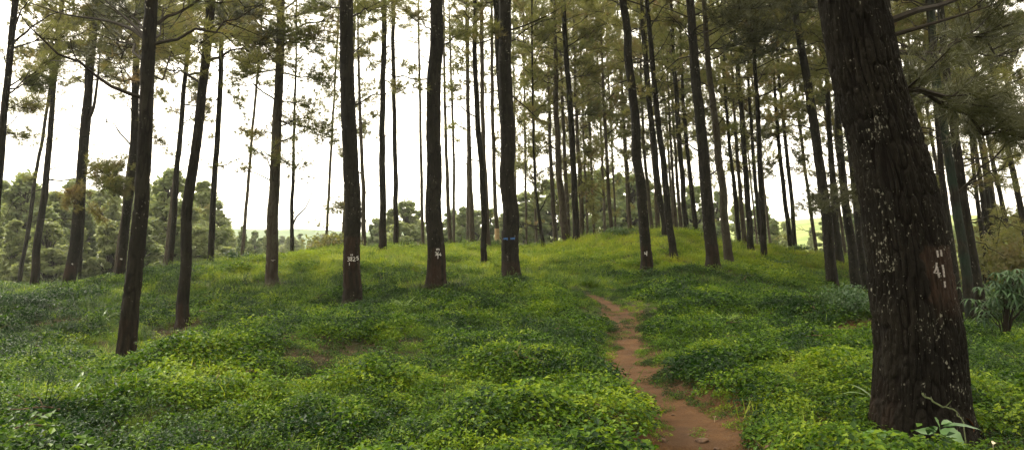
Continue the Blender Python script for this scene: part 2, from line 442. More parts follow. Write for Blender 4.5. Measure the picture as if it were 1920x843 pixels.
T('ba', 22, [(1803, 602), (1796, 540), (1786, 470), (1776, 400), (1766, 320)], (15, 13, 11), 150, 1, 'pine partly hidden behind the right side of the huge near trunk')
T('bb', 17, [(1823, 617), (1813, 530), (1803, 450), (1792, 370), (1779, 280), (1762, 170), (1751, 80)], (21, 17, 13), 20, 5, 'green mossy pine, left of the leaning pair at right', bark='moss')
T('bc', 17.5, [(1846, 627), (1836, 560), (1826, 500), (1812, 420), (1800, 340), (1789, 260), (1776, 160)], (22, 19, 15), 60, 0, 'brown pine, right of the leaning pair at right')
T('bd', 30, [(1850, 528), (1844, 460), (1834, 390), (1824, 290)], (12, 9, 7), 190, 4, 'left one of three thin pines above the palmate shrub at right')
T('be', 29, [(1861, 522), (1852, 450), (1842, 380), (1830, 280)], (13, 11, 8), 180, 2, 'middle one of three thin pines above the palmate shrub at right')
T('bf', 31, [(1876, 514), (1864, 440), (1854, 380), (1840, 280)], (12, 9, 7), 170, 1, 'right one of three thin pines above the palmate shrub at right')

CTRL = [P(*t['pts'][0], t['d']) for t in TREES if t['key'] not in ('w2', 'c2', 'z1', 'r', 'HERO', 'y', 'aa1')]
CTRL.append(P(1730, 815, 5.9))
for c in [(0, 843, 5.7), (300, 843, 5.6), (600, 843, 5.6), (900, 843, 5.6), (1150, 843, 5.55), (1600, 843, 5.5), (1920, 843, 5.4),
          (0, 740, 8.0), (300, 750, 7.6), (600, 740, 7.5), (900, 740, 7.5), (1480, 740, 7.2), (1900, 740, 7.2),
          (0, 640, 14), (60, 690, 10.5), (100, 600, 17), (0, 560, 22), (0, 532, 28), (420, 660, 9.6), (560, 690, 9.0), (300, 560, 20), (420, 560, 20),
          (560, 620, 12), (760, 640, 11), (950, 640, 11), (1050, 600, 13.5), (1300, 640, 10.8), (1450, 640, 10.6), (1560, 660, 9.8), (1350, 560, 17),
          (1500, 560, 18), (1400, 520, 23), (1560, 600, 14.5), (1000, 560, 17), (980, 530, 20), (1860, 660, 12.5), (1910, 640, 14), (1900, 580, 19),
          (440, 492, 33), (600, 470, 38), (800, 462, 38), (980, 470, 34), (1160, 434, 35), (1250, 431, 36), (1310, 437, 36), (1400, 466, 36), (1450, 484, 34),
          (1540, 472, 36), (1700, 500, 32), (1910, 520, 29), (1160, 480, 28), (1270, 470, 29)] + PATH_PX + SPUR_PX:
    CTRL.append(P(*c))
for x, y, z in [(-14, 6, -.25), (14, 5, .1), (-22, 14, -.5), (22, 12, -.4), (-30, 28, -.4), (32, 26, -.6), (-8, -6, 0), (8, -6, 0), (0, -12, 0), (-20, -10, 0), (20, -10, 0),
                (-3, 2, 0), (3, 2, 0.02), (0, 3.5, 0), (-36, 38, -1), (38, 36, -1.2)]:
    CTRL.append(np.array([x, y, z]))
CTRL = np.array(CTRL)

def _tps_fit(C, lam=0.15):
    n = len(C)
    r = np.hypot(C[:, None, 0] - C[None, :, 0], C[:, None, 1] - C[None, :, 1])
    K = np.where(r > 0, r * r * np.log(r + 1e-9), 0) + lam * np.eye(n)
    Pm = np.c_[np.ones(n), C[:, 0], C[:, 1]]
    A = np.block([[K, Pm], [Pm.T, np.zeros((3, 3))]])
    return np.linalg.solve(A, np.r_[C[:, 2], 0, 0, 0])
_W = _tps_fit(CTRL)
def tps(x, y):
    x = np.asarray(x, float); y = np.asarray(y, float)
    out = np.zeros(np.broadcast(x, y).shape) + _W[-3] + _W[-2] * x + _W[-1] * y
    for (cx, cy_, _), w in zip(CTRL, _W):
        r2 = (x - cx) ** 2 + (y - cy_) ** 2
        out = out + w * 0.5 * r2 * np.log(r2 + 1e-12)
    return out

PATH_W = np.array([P(*p)[:2] for p in PATH_PX])
SPUR_W = np.array([P(*p)[:2] for p in SPUR_PX])
def poly_dist(x, y, W):
    best = np.full(np.broadcast(x, y).shape, 1e9)
    for a, b in zip(W[:-1], W[1:]):
        ab = b - a
        t = np.clip(((x - a[0]) * ab[0] + (y - a[1]) * ab[1]) / (ab @ ab), 0, 1)
        best = np.minimum(best, np.hypot(x - a[0] - t * ab[0], y - a[1] - t * ab[1]))
    return best

MOUNDS = [(430, 672, 9.4, 1.15, .55, .34), (300, 700, 8.7, 1.0, .5, .24), (570, 700, 8.8, .5, .4, .22), (650, 705, 8.6, .45, .35, .15), (1600, 575, 15.5, 1.2, .9, .42),
          (820, 590, 15.2, 1.5, .7, .18), (740, 640, 11.5, 1.3, .6, .16), (1270, 560, 16, 1.6, .8, .2), (1030, 585, 14.5, 1.4, .7, .16), (1380, 585, 14.5, 1.6, .6, .16),
          (80, 610, 16.5, 1.6, .9, .3), (620, 580, 14.6, 1.2, .5, .16), (1330, 640, 11.2, .9, .4, .16), (930, 700, 8.8, .9, .4, .12), (1560, 680, 9.2, .8, .4, .14)]
MOUNDS = [(*P(a, b, c)[:2], rx, ry, h) for a, b, c, rx, ry, h in MOUNDS]

def height(x, y):
    x = np.asarray(x, float); y = np.asarray(y, float)
    ang = x / np.maximum(y, 4.0)
    crest = 37.5 + 0 * x
    crest = crest - 6.5 * sstep(-0.40, -0.62, ang) - 5 * sstep(0.42, 0.62, ang)
    cy_ = np.minimum(y, crest + 3)
    yc = np.maximum(cy_, -12)
    lim = 0.78 * np.maximum(yc, 0) + 14
    xc = np.clip(x, -lim, lim)
    near = tps(xc, yc)
    near = np.clip(near, -2.2, 2.4)
    near = near - 0.20 * sstep(8, 24, y) - 0.22 * sstep(-0.35, -0.6, ang) * sstep(14, 27, y) - 0.42 * sstep(0.36, 0.5, ang) * sstep(18, 30, y)
    # valley beyond the crest, then rising country
    far = -6.5 + 2.0 * fbm(x / 40, y / 40, seed=5, oct=3)
    far = far + sstep(75, 240, y) * 8 * (0.6 + 0.8 * fbm(x / 90, y / 90, seed=9, oct=2)) * sstep(-0.05, 0.35, ang)
    far = far + sstep(240, 700, y) * 16 * fbm(x / 200, y / 200, seed=19, oct=3)
    far = far + sstep(0.28, 0.5, ang) * 4.6 * sstep(40, 70, y)
    drop = sstep(crest + 1.0, crest + 17, y)
    side = sstep(34, 60, np.abs(x))
    back = sstep(-14, -40, y)
    h = near * (1 - drop) + far * drop
    h = h * (1 - side * (1 - drop)) + (-1.5) * side * (1 - drop)
    h = h * (1 - back)
    pd = poly_dist(x, y, PATH_W); sd_ = poly_dist(x, y, SPUR_W)
    pm = sstep(0.75, 0.3, pd)
    rough = (1 - 0.85 * pm) * (1 - sstep(50, 80, y))
    b = (fbm(x / 3.1, y / 2.4, seed=31, oct=2) - .5) * 0.22 + (fbm(x / 0.75, y / 0.55, seed=37, oct=3) - .5) * 0.20
    h = h + b * rough * sstep(2.0, 5.0, np.hypot(x, y))
    for mx, my, rx, ry, hh in MOUNDS:
        h = h + .42 * hh * np.exp(-((x - mx) / rx) ** 2 - ((y - my) / ry) ** 2) * (1 - pm)
    h = h - 0.09 * sstep(0.55, 0.2, pd) - 0.04 * sstep(0.5, 0.2, sd_)
    # little earth step across the bottom of the path
    st = sstep(5.86, 5.76, y + 0.06 * np.sin(x * 9)) * sstep(2.4, 1.8, pd)
    h = h - 0.07 * st * sstep(0.9, 0.3, pd)
    return h

def axis(segs):
    out = []
    for a, b, s in segs:
        out.append(np.arange(a, b, s))
    out.append([segs[-1][1]])
    return np.concatenate(out)
gx = axis([(-900, -200, 50), (-200, -60, 8), (-60, -24, 1.0), (-24, 24, 0.13), (24, 60, 1.0), (60, 200, 8), (200, 900, 50)])
gy = axis([(-120, -20, 8), (-20, 4, 0.8), (4, 12, 0.07), (12, 24, 0.12), (24, 44, 0.2), (44, 80, 1.0), (80, 260, 5), (260, 1000, 30)])
GX, GY = np.meshgrid(gx, gy)
GZ = height(GX, GY)
nx, ny = len(gx), len(gy)
ii = (np.arange(ny - 1)[:, None] * nx + np.arange(nx - 1)[None, :]).ravel()
quads = np.stack([ii, ii + 1, ii + 1 + nx, ii + nx], -1)

def ground_mat():
    m, N, L = new_mat('forest_floor')
    out = N.new('ShaderNodeOutputMaterial')
    g = N.new('ShaderNodeNewGeometry')
    n1 = noise_n(N, L, g.outputs['Position'], 1.1, 5)
    n2 = noise_n(N, L, g.outputs['Position'], 14, 5)
    c = ramp(N, L, n1, [(0.3, (0.028, 0.036, 0.012)), (0.55, (0.045, 0.055, 0.018)), (0.75, (0.085, 0.055, 0.028))])
    c = mixc(N, L, math_n(N, L, 'MULTIPLY', n2, 0.6), c, (0.05, 0.032, 0.018))
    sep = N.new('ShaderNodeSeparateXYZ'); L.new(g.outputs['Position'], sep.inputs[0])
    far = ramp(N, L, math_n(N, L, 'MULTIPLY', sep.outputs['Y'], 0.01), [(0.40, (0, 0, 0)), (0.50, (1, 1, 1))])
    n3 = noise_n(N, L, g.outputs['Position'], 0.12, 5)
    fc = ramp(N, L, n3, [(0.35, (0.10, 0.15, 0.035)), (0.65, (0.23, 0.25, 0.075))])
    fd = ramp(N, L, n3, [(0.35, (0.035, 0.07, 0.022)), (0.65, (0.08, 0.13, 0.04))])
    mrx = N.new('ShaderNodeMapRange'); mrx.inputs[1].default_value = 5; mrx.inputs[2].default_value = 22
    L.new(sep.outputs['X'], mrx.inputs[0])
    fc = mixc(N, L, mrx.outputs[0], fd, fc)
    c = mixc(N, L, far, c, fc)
    b = N.new('ShaderNodeBsdfPrincipled'); L.new(c, b.inputs['Base Color'])
    b.inputs['Roughness'].default_value = 0.95; b.inputs['Specular IOR Level'].default_value = 0.15
    bp = N.new('ShaderNodeBump'); bp.inputs['Strength'].default_value = 0.6; bp.inputs['Distance'].default_value = 0.03
    L.new(n2, bp.inputs['Height']); L.new(bp.outputs[0], b.inputs['Normal'])
    L.new(b.outputs[0], out.inputs[0])
    return m

def soil_mat():
    m, N, L = new_mat('red_soil')
    out = N.new('ShaderNodeOutputMaterial')
    g = N.new('ShaderNodeNewGeometry')
    n1 = noise_n(N, L, g.outputs['Position'], 2.4, 5)
    n2 = noise_n(N, L, g.outputs['Position'], 45, 5, 0.7)
    n3 = noise_n(N, L, g.outputs['Position'], 9, 4)
    c = ramp(N, L, n1, [(0.3, (0.045, 0.022, 0.007)), (0.55, (0.105, 0.050, 0.015)), (0.8, (0.165, 0.086, 0.030))])
    c = mixc(N, L, ramp(N, L, n2, [(0.35, (0.65, 0.65, 0.65)), (0.62, (0, 0, 0))]), c, (0.07, 0.036, 0.020))
    c = mixc(N, L, ramp(N, L, n3, [(0.58, (0, 0, 0)), (0.72, (0.8, 0.8, 0.8))]), c, (0.095, 0.060, 0.032))
    b = N.new('ShaderNodeBsdfPrincipled'); L.new(c, b.inputs['Base Color'])
    b.inputs['Roughness'].default_value = 0.9; b.inputs['Specular IOR Level'].default_value = 0.2
    bp = N.new('ShaderNodeBump'); bp.inputs['Strength'].default_value = 0.9; bp.inputs['Distance'].default_value = 0.03
    L.new(math_n(N, L, 'ADD', n2, n3), bp.inputs['Height']); L.new(bp.outputs[0], b.inputs['Normal'])
    L.new(b.outputs[0], out.inputs[0])
    return m
M_SOIL = soil_mat()
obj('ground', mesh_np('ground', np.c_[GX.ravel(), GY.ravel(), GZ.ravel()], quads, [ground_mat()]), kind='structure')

def path_strip(name, W, halfw, seed):
    seg = np.r_[0, np.cumsum(np.hypot(*np.diff(W, axis=0).T))]
    s = np.arange(0, seg[-1], 0.06)
    cx_, cy_ = np.interp(s, seg, W[:, 0]), np.interp(s, seg, W[:, 1])
    k = np.ones(15) / 15
    cx_ = np.convolve(np.pad(cx_, 7, 'edge'), k, 'valid'); cy_ = np.convolve(np.pad(cy_, 7, 'edge'), k, 'valid')
    tx, ty = np.gradient(cx_), np.gradient(cy_)
    l = np.hypot(tx, ty); tx, ty = tx / l, ty / l
    hw = np.interp(s / seg[-1], np.linspace(0, 1, len(halfw)), halfw)
    c = np.linspace(-1, 1, 17)
    wl_ = hw * (0.8 + 0.5 * vnoise(s * 1.7, 0, seed=seed)); wr_ = hw * (0.8 + 0.5 * vnoise(s * 1.7, 9, seed=seed + 1))
    off = np.where(c[None, :] < 0, c[None, :] * wl_[:, None], c[None, :] * wr_[:, None])
    X = cx_[:, None] + ty[:, None] * off; Y = cy_[:, None] - tx[:, None] * off
    Z = height(X, Y) + 0.020 + 0.022 * (fbm(X * 5, Y * 5, seed=3, oct=3) - .5) - 0.08 * np.abs(c[None, :]) ** 8
    n, m_ = X.shape
    i = (np.arange(n - 1)[:, None] * m_ + np.arange(m_ - 1)[None, :]).ravel()
    return obj(name, mesh_np(name, np.c_[X.ravel(), Y.ravel(), Z.ravel()], np.stack([i, i + 1, i + 1 + m_, i + m_], -1), [M_SOIL]), kind='structure')
PATH_HW = [0.85, 0.80, 0.62, 0.50, 0.50, 0.50, 0.45, 0.36, 0.25]
path_strip('path', PATH_W, PATH_HW, 51)
path_strip('side_path', SPUR_W, [0.25, 0.5, 0.6], 61)

# ------------------------------------------------------------------ foliage geometry
def tufts(mb, Pn, Dn, r, m=14, ln=(0.13, 0.21), w=0.012, mat=1, spread=0.75):
    Pn = np.asarray(Pn); Dn = np.asarray(Dn); n = len(Pn)
    if n == 0: return
    D = Dn[:, None, :] + r.normal(0, spread * 0.62, (n, m, 3))
    D[..., 2] -= 0.10
    D /= np.linalg.norm(D, axis=2)[..., None] + 1e-9
    Ln = r.uniform(*ln, (n, m, 1))
    B = Pn[:, None, :] + D * 0.01 + r.normal(0, 0.012, (n, m, 3))
    S = np.cross(D, r.normal(0, 1, (n, m, 3))); S /= np.linalg.norm(S, axis=2)[..., None] + 1e-9
    tip = B + D * Ln
    V = np.stack([B - S * w / 2, B + S * w / 2, tip], 2).reshape(-1, 3)
    mb.add(V, np.arange(len(V)).reshape(-1, 3), mat)

def bough(mb, A, B, r, r0=0.04, fs=0.35, ntw=9, tl=0.9, nt=5, m=14, w=0.012, bend=0.12, sides=5, flat=0.35, droop=0.0, tpos=None, ln=(0.13, 0.21)):
    """a limb with twigs; every twig end carries tufts of needles"""
    A, B = np.asarray(A, float), np.asarray(B, float)
    Lv = B - A; Ln = np.linalg.norm(Lv)
    t = np.linspace(0, 1, 9)
    c = A + Lv * t[:, None]
    c[:, 2] += bend * Ln * (np.sin(t * np.pi) * 0.6 - t * 0.2) - droop * Ln * t ** 2
    c += (r.normal(0, 0.022 * Ln, (9, 3)) * np.sin(t * np.pi)[:, None])
    mb.tube(c, r0 * (1 - t * 0.82), sides, 0)
    if ntw == 0: return c
    tt = np.sort(r.uniform(fs, 1.0, ntw)); tt[-1] = 1.0
    ax = Lv / (Ln + 1e-9)
    side = np.cross(ax, [0, 0, 1.0]); side /= np.linalg.norm(side) + 1e-9
    TP, TD = [], []
    for i, q in enumerate(tt):
        p = np.array([np.interp(q, t, c[:, k]) for k in range(3)])
        sg = 1 if (i % 2) else -1
        d = ax * r.uniform(0.3, 0.9) + side * sg * r.uniform(0.3, 1.0) * (0.3 if q == 1 else 1) + np.array([0, 0, r.normal(0.22, flat) - droop * 0.6])
        d /= np.linalg.norm(d)
        l = tl * r.uniform(0.5, 1.15) * (1.1 - 0.45 * q)
        s = np.linspace(0, 1, 4)
        tw = p + d * (l * s)[:, None]; tw[:, 2] += 0.14 * l * s ** 2 - droop * 0.4 * l * s ** 2
        mb.tube(tw, r0 * 0.26 * (1 - 0.7 * s) + 0.003, 3, 0, cap=False)
        k = max(1, int(nt * r.uniform(0.6, 1.4)))
        u = np.sort(r.uniform(0.2, 1.0, k)); u[-1] = 1
        pos = p + d * (l * u)[:, None] + r.normal(0, 0.045 + 0.05 * l, (k, 3)); pos[:, 2] += 0.14 * l * u ** 2 - droop * 0.4 * l * u ** 2
        TP.append(pos)
        dd = d + r.normal(0, 0.5, (k, 3)) + [0, 0, 0.25]
        TD.append(dd / np.linalg.norm(dd, axis=1)[:, None])
    tufts(mb, np.concatenate(TP), np.concatenate(TD), r, m, ln, w, 1)
    return c

def pine_crown(seed, H=10.0, R=2.9, nl=34, dens=1.0, lean=0.0, w=0.018):
    r = np.random.default_rng(seed)
    mb = MB()
    for i in range(nl):
        u = (i + r.uniform(0, .8)) / nl
        z = H * u * 0.93
        prof = (0.55 + 0.6 * math.sin(min(1, u * 1.6 + 0.25) * math.pi * 0.62)) * (1 - max(0, u - 0.55) / 0.5 * 0.8)
        L_ = R * prof * r.uniform(0.65, 1.15)
        a = i * 2.399 + r.normal(0, 0.35)
        up = r.uniform(0.0, 0.45) + 0.5 * u
        B = np.array([math.cos(a) * L_, math.sin(a) * L_, z + L_ * up])
        bough(mb, (0, 0, z), B, r, 0.026 * (1.1 - 0.7 * u), 0.30, int(9 * dens * (0.6 + 0.5 * prof)), 0.80, 7, 18, w, ln=(0.15, 0.26))
    return mb.mesh('pine_crown', [M_TWIG, M_NEEDLE], smooth=False)

CROWNS = [pine_crown(101), pine_crown(102, R=2.5, nl=30), pine_crown(103, R=3.2, nl=34, dens=1.1), pine_crown(104, R=3.4, nl=40, dens=1.15),
          pine_crown(105, R=2.2, nl=26, dens=.8), pine_crown(106, R=2.7, nl=36, dens=1.0), pine_crown(107, R=3.2, nl=38, dens=1.2), pine_crown(108, R=1.9, nl=22, dens=.6)]

def dead_branch(seed):
    r = np.random.default_rng(seed)
    mb = MB()
    L_ = 1.0
    c = bough(mb, (0, 0, 0), (L_, 0, r.uniform(-.05, .5)), r, 0.016, 0, 0, bend=r.uniform(-.25, .25), sides=4)
    for k in range(r.integers(2, 5)):
        q = r.uniform(.3, .85); i = int(q * 8)
        d = np.array([r.uniform(.2, .8), r.normal(0, .6), r.normal(.15, .35)]); l = r.uniform(.15, .45)
        s = np.linspace(0, 1, 5)[:, None]
        tw = c[i] + d * l * s; tw[:, 2] += r.normal(0, .1) * (s[:, 0] ** 2)
        mb.tube(tw, 0.006 * (1 - .7 * s[:, 0]) + .0012, 3, 0)
    return mb.mesh('branch', [M_TWIG])
DEAD = [dead_branch(300 + i) for i in range(7)]
def live_branch(seed, w=0.013):
    r = np.random.default_rng(seed)
    mb = MB()
    bough(mb, (0, 0, 0), (1.6, 0, r.uniform(-.1, .5)), r, 0.02, 0.4, 9, 0.5, 4, 13, w, bend=.1)
    return mb.mesh('branch', [M_TWIG, M_NEEDLE], smooth=False)
LIVE = [live_branch(330 + i) for i in range(5)]

# ------------------------------------------------------------------ pines
GROUP_P = 'pines standing on the grassy mound'
TREE_OBJ = {}
def make_trunk(t, idx):
    d = t['d']; pts = t['pts']
    W = np.array([P(x, y, d) for x, y in pts])
    n = len(pts)
    wq = np.interp(np.linspace(0, 1, n), [0, 0.5, 1], t['w']) * d / F / 2 * (0.95 if t['key'] == 'HERO' else 0.92)
    base_z = W[0, 2]
    gz = float(height(W[0, 0], d))
    z_, x_, r_ = W[:, 2], W[:, 0], wq
    H = t.get('H', 18 + 2.5 * math.sin(idx * 2.3)) - 3.0 * float(sstep(28, 40, d))
    if z_[-1] > base_z + H - 5: H = z_[-1] - base_z + 3.5
    slope = (x_[-1] - x_[-2]) / (z_[-1] - z_[-2])
    ztop = base_z + H
    za = np.linspace(z_[-1] + .5, ztop, 14)
    xa = x_[-1] + slope * 0.75 * (za - z_[-1]) * (1 - 0.3 * (za - z_[-1]) / (ztop - z_[-1]))
    u = (za - z_[-1]) / (ztop - z_[-1])
    ra = r_[-1] * (1 - u) + 0.035 * u
    lo = min(gz, base_z) - 0.35
    sl0 = (x_[1] - x_[0]) / (z_[1] - z_[0])
    z_ = np.r_[lo, z_, za]; x_ = np.r_[x_[0] + sl0 * (lo - z_[1]), x_, xa]; r_ = np.r_[r_[0] * 1.05, r_, ra]
    near = d < 12
    hero = t['key'] == 'HERO'
    dz = 0.012 if hero else (0.03 if d < 20 else (0.06 if d < 30 else 0.15))
    ns = 300 if hero else (56 if d < 14 else (36 if d < 25 else (20 if d < 35 else 12)))
    vis = base_z + (5.0 if hero else 9.5)
    zz = np.r_[np.arange(lo, vis, dz), np.arange(vis, ztop, max(0.15, dz))]
    xx = np.interp(zz, z_, x_); rr = np.interp(zz, z_, r_)
    ks = max(1, int((0.25 if hero else 0.5) / dz)); ks += 1 - ks % 2
    if ks > 1:
        sel = slice(0, np.searchsorted(zz, vis))
        for arr in (xx, rr):
            a = arr[sel]; arr[sel] = np.convolve(np.pad(a, ks // 2, 'reflect', reflect_type='odd'), np.ones(ks) / ks, 'valid')
    hgt = zz - gz
    yy = d + 0.10 * (vnoise(zz / 2.5, idx * 3.1, seed=8) - .5) * sstep(0.3, 3, hgt)
    if not hero:
        xx = xx + 0.5 * rr * (vnoise(zz / 1.1, idx * 7.7, seed=18) - .5) * sstep(.1, .5, hgt)
    flare = 1 + 0.42 * np.exp(-np.maximum(hgt, 0) / 0.22) * (0.45 if hero else 1)
    rr = rr * flare
    th = np.linspace(0, 2 * np.pi, ns, endpoint=False)
    TH, ZZ = np.meshgrid(th, zz)
    ct, st_ = np.cos(TH), np.sin(TH)
    R0 = rr[:, None]
    # lobed section, roots near the foot
    lob = 1 + 0.06 * (vnoise(ct * 1.3 + 5, st_ * 1.3, ZZ / 1.6 + idx * 9, seed=4) - .5) * 2
    lob = lob + 0.16 * np.exp(-np.maximum(hgt, 0) / 0.18)[:, None] * (vnoise(ct * 2 + 9, st_ * 2, idx * 3.0, seed=14) - .4)
    rm = float(np.median(rr[: len(rr) // 2]))
    fq = 1 / 0.030 if hero else 1 / 0.05
    amp = 0.027 if hero else min(0.02, rm * 0.12)
    a_, b_ = ct * rm * fq, st_ * rm * fq
    vw = vnoise(a_ * .35, b_ * .35, ZZ * 2.0, seed=51 + idx) * 1.6
    v1 = vnoise(a_ + vw, b_ - vw, ZZ * (5.0 if hero else 3.4) + idx * 5, seed=41)
    v2 = vnoise(a_ * 2.1 - vw, b_ * 2.1, ZZ * (14 if hero else 8) + vw, seed=43)
    g1 = np.abs(2 * v1 - 1); g2 = np.abs(2 * v2 - 1)
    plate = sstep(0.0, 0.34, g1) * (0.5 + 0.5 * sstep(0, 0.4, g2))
    red = np.zeros_like(ZZ)
    X0 = xx[:, None] + ct * R0; Y0 = yy[:, None] + st_ * R0
    PX, PY = proj(X0, Y0, ZZ)
    front = sstep(0.1, -0.1, st_)
    if hero:
        ed = 1730 + 0.17 * (PY - 460) + 10 * (vnoise(PY / 16, 0, seed=3) - .5) * 2
        red = sstep(-4, 4, PX - ed) * sstep(458, 464, PY + 3 * (vnoise(PX / 8, 3.0, seed=2) - .5)) * (.55 + .45 * vnoise(ct * 40, st_ * 40, ZZ * 4, seed=5)) * sstep(610, 540, PY + 40 * (vnoise(PX / 9, PY / 40, seed=6) - .5))
        red = red * front
        low = sstep(690, 800, PY) * sstep(1700, 1655, PX) * 0.7 * vnoise(PX / 6, PY / 30, seed=77)
        plate = plate * (1 - 0.65 * red)
        red_c = np.clip(red + low, 0, 1)
        amp_m = amp * (1 - 0.35 * red)
        fine = (fbm(a_ * 4, b_ * 4, ZZ * 14, seed=71, oct=2) - .5) * 0.013
    else:
        red_c = np.zeros_like(ZZ)
        for (py0, py1, amt) in t.get('reds', []):
            red_c = np.maximum(red_c, amt * sstep(py0 - 4, py0 + 3, PY) * sstep(py1 + 10, py1 - 6, PY) * front * sstep(.25, .5, vnoise(ct * 3 + 7, st_ * 3, ZZ * 1.5, seed=idx)))
        red_c = np.maximum(red_c, 0.45 * np.exp(-np.maximum(hgt, 0) / 0.5)[:, None] * vnoise(ct * 3, st_ * 3, ZZ * 3, seed=idx + 3))
        amp_m = amp; fine = 0
    RR = R0 * lob + amp_m * (plate - 0.75) + fine
    V = np.stack([xx[:, None] + ct * RR - W[0, 0], yy[:, None] + st_ * RR - d, ZZ - gz], -1).reshape(-1, 3)
    nr = len(zz)
    i = np.arange(nr - 1)[:, None] * ns; j = np.arange(ns)[None, :]; k = (j + 1) % ns
    Q = np.stack([i + j, i + k, i + ns + k, i + ns + j], -1).reshape(-1, 4)
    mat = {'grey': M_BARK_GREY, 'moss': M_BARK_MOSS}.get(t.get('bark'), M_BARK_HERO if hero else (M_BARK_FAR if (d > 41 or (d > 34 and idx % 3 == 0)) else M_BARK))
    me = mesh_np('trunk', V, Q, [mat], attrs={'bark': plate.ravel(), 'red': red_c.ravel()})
    t.update(gz=gz, zz=zz, xx=xx, yy=yy, rr=rr, base=np.array([W[0, 0], d, gz]), ztop=ztop)
    return me

REDS = {'k': [(445, 540, .8)], 'p': [(465, 530, .8)], 'ad': [(462, 500, .8)], 'i': [(480, 520, .5)], 'w': [(490, 520, .6)], 'am': [(460, 500, .6)], 'g': [(570, 615, .6)], 'c': [(495, 520, .9)], 'e': [(480, 500, .9)],
        'd': [(600, 690, .4)], 'm': [(430, 466, .6)], 'n': [(430, 456, .5)], 'f': [(470, 503, .6)], 'b': [(480, 525, .5)], 'z': [(436, 454, .8)]}

def at_height(t, z):
    return np.interp(z, t['zz'], t['xx']), np.interp(z, t['zz'], t['yy']), np.interp(z, t['zz'], t['rr'])

def finish_pine(t, i, r):
    t['reds'] = REDS.get(t['key'], [])
    me = make_trunk(t, i)
    root = bpy.data.objects.new('pine_tree', None)
    link(root)
    root.location = Vector(t['base'])
    root.empty_display_size = 0.3
    tag(root, t['label'], 'tree', t.get('group', GROUP_P))
    obj('trunk', me, root)
    # crown
    d = t['d']
    low = 30 if (t['pts'][0][0] > 975 and d > 25) else ((60 if t['pts'][0][0] < 420 else 25) if d > 25 else 0)
    zb = P(960, t['yb'] + low, d)[2]
    if d < 20: zb = max(zb, 8.2)
    zb = min(zb, t['ztop'] - 4.5)
    cx_, cy_, cr = at_height(t, zb)
    cxt, cyt, _ = at_height(t, t['ztop'] - .3)
    Hc = t['ztop'] - zb
    c = obj('crown', CROWNS[t['kind']], root)
    sz = Hc / 10.0
    sr = t.get('cr', 1.0 - .15 * float(sstep(28, 40, d))) * (0.85 + 0.15 * sz)
    sh = Matrix.Identity(4); sh[0][2] = (cxt - cx_) / Hc; sh[1][2] = (cyt - cy_) / Hc
    M = Matrix.Translation((cx_ - t['base'][0], cy_ - t['base'][1], zb - t['base'][2])) @ sh @ Matrix.Rotation(r.uniform(0, 6.28), 4, 'Z') @ Matrix.Diagonal((sr, sr, sz, 1))
    c.matrix_parent_inverse = Matrix.Identity(4)
    # a sheared matrix cannot live in loc/rot/scale: lean the crown instead
    ax = Vector((cxt - cx_, cyt - cy_, Hc)).normalized()
    q = Vector((0, 0, 1)).rotation_difference(ax) @ Matrix.Rotation(r.uniform(0, 6.28), 3, 'Z').to_quaternion()
    c.rotation_mode = 'QUATERNION'; c.rotation_quaternion = q
    c.location = (cx_ - t['base'][0], cy_ - t['base'][1], zb - t['base'][2]); c.scale = (sr, sr, sz)
    # dead and half-dead side branches under the crown
    nb = t.get('nb', 5)
    for k in range(nb):
        lo_ = max(t['gz'] + 3.2, zb - 6.5)
        z = r.uniform(lo_, zb + 0.5)
        bx, by, br = at_height(t, z)
        live = r.random() < t.get('live', 0.3)
        b = obj('branch', (LIVE if live else DEAD)[r.integers(0, 5)], root)
        b.location = (bx - t['base'][0], by - t['base'][1], z - t['base'][2])
        s = r.uniform(0.9, 1.9) * (0.8 if live else 1.15)
        b.scale = (s, s, s)
        b.rotation_euler = (0, r.uniform(-.5, .15), r.uniform(0, 6.28))
    TREE_OBJ[t['key']] = (root, t)
    return root

NB = {'HERO': 0, 'd': 3, 'k': 2, 'p': 2, 'w': 3, 'i': 8, 'j': 6, 'x': 4, 'l': 8, 'aq': 8, 'ah': 8, 'ag': 8, 'ac': 8, 'ap': 7, 'bb': 8, 'bc': 8, 'bd': 7, 'be': 7, 'bf': 7}
LIVEF = {'l': .8, 'i': .8, 'y': .7, 'z': .8, 'aa': .8, 'q': .6, 's': .6, 'v': .6, 'ab': .7}
for i, t in enumerate(TREES):
    t['nb'] = NB.get(t['key'], 4 if t['d'] < 25 else 6)
    if t['pts'][0][0] > 1140: t['live'] = 0.35
    t['live'] = LIVEF.get(t['key'], t.get('live', .25))
    finish_pine(t, i, np.random.default_rng(1000 + i))

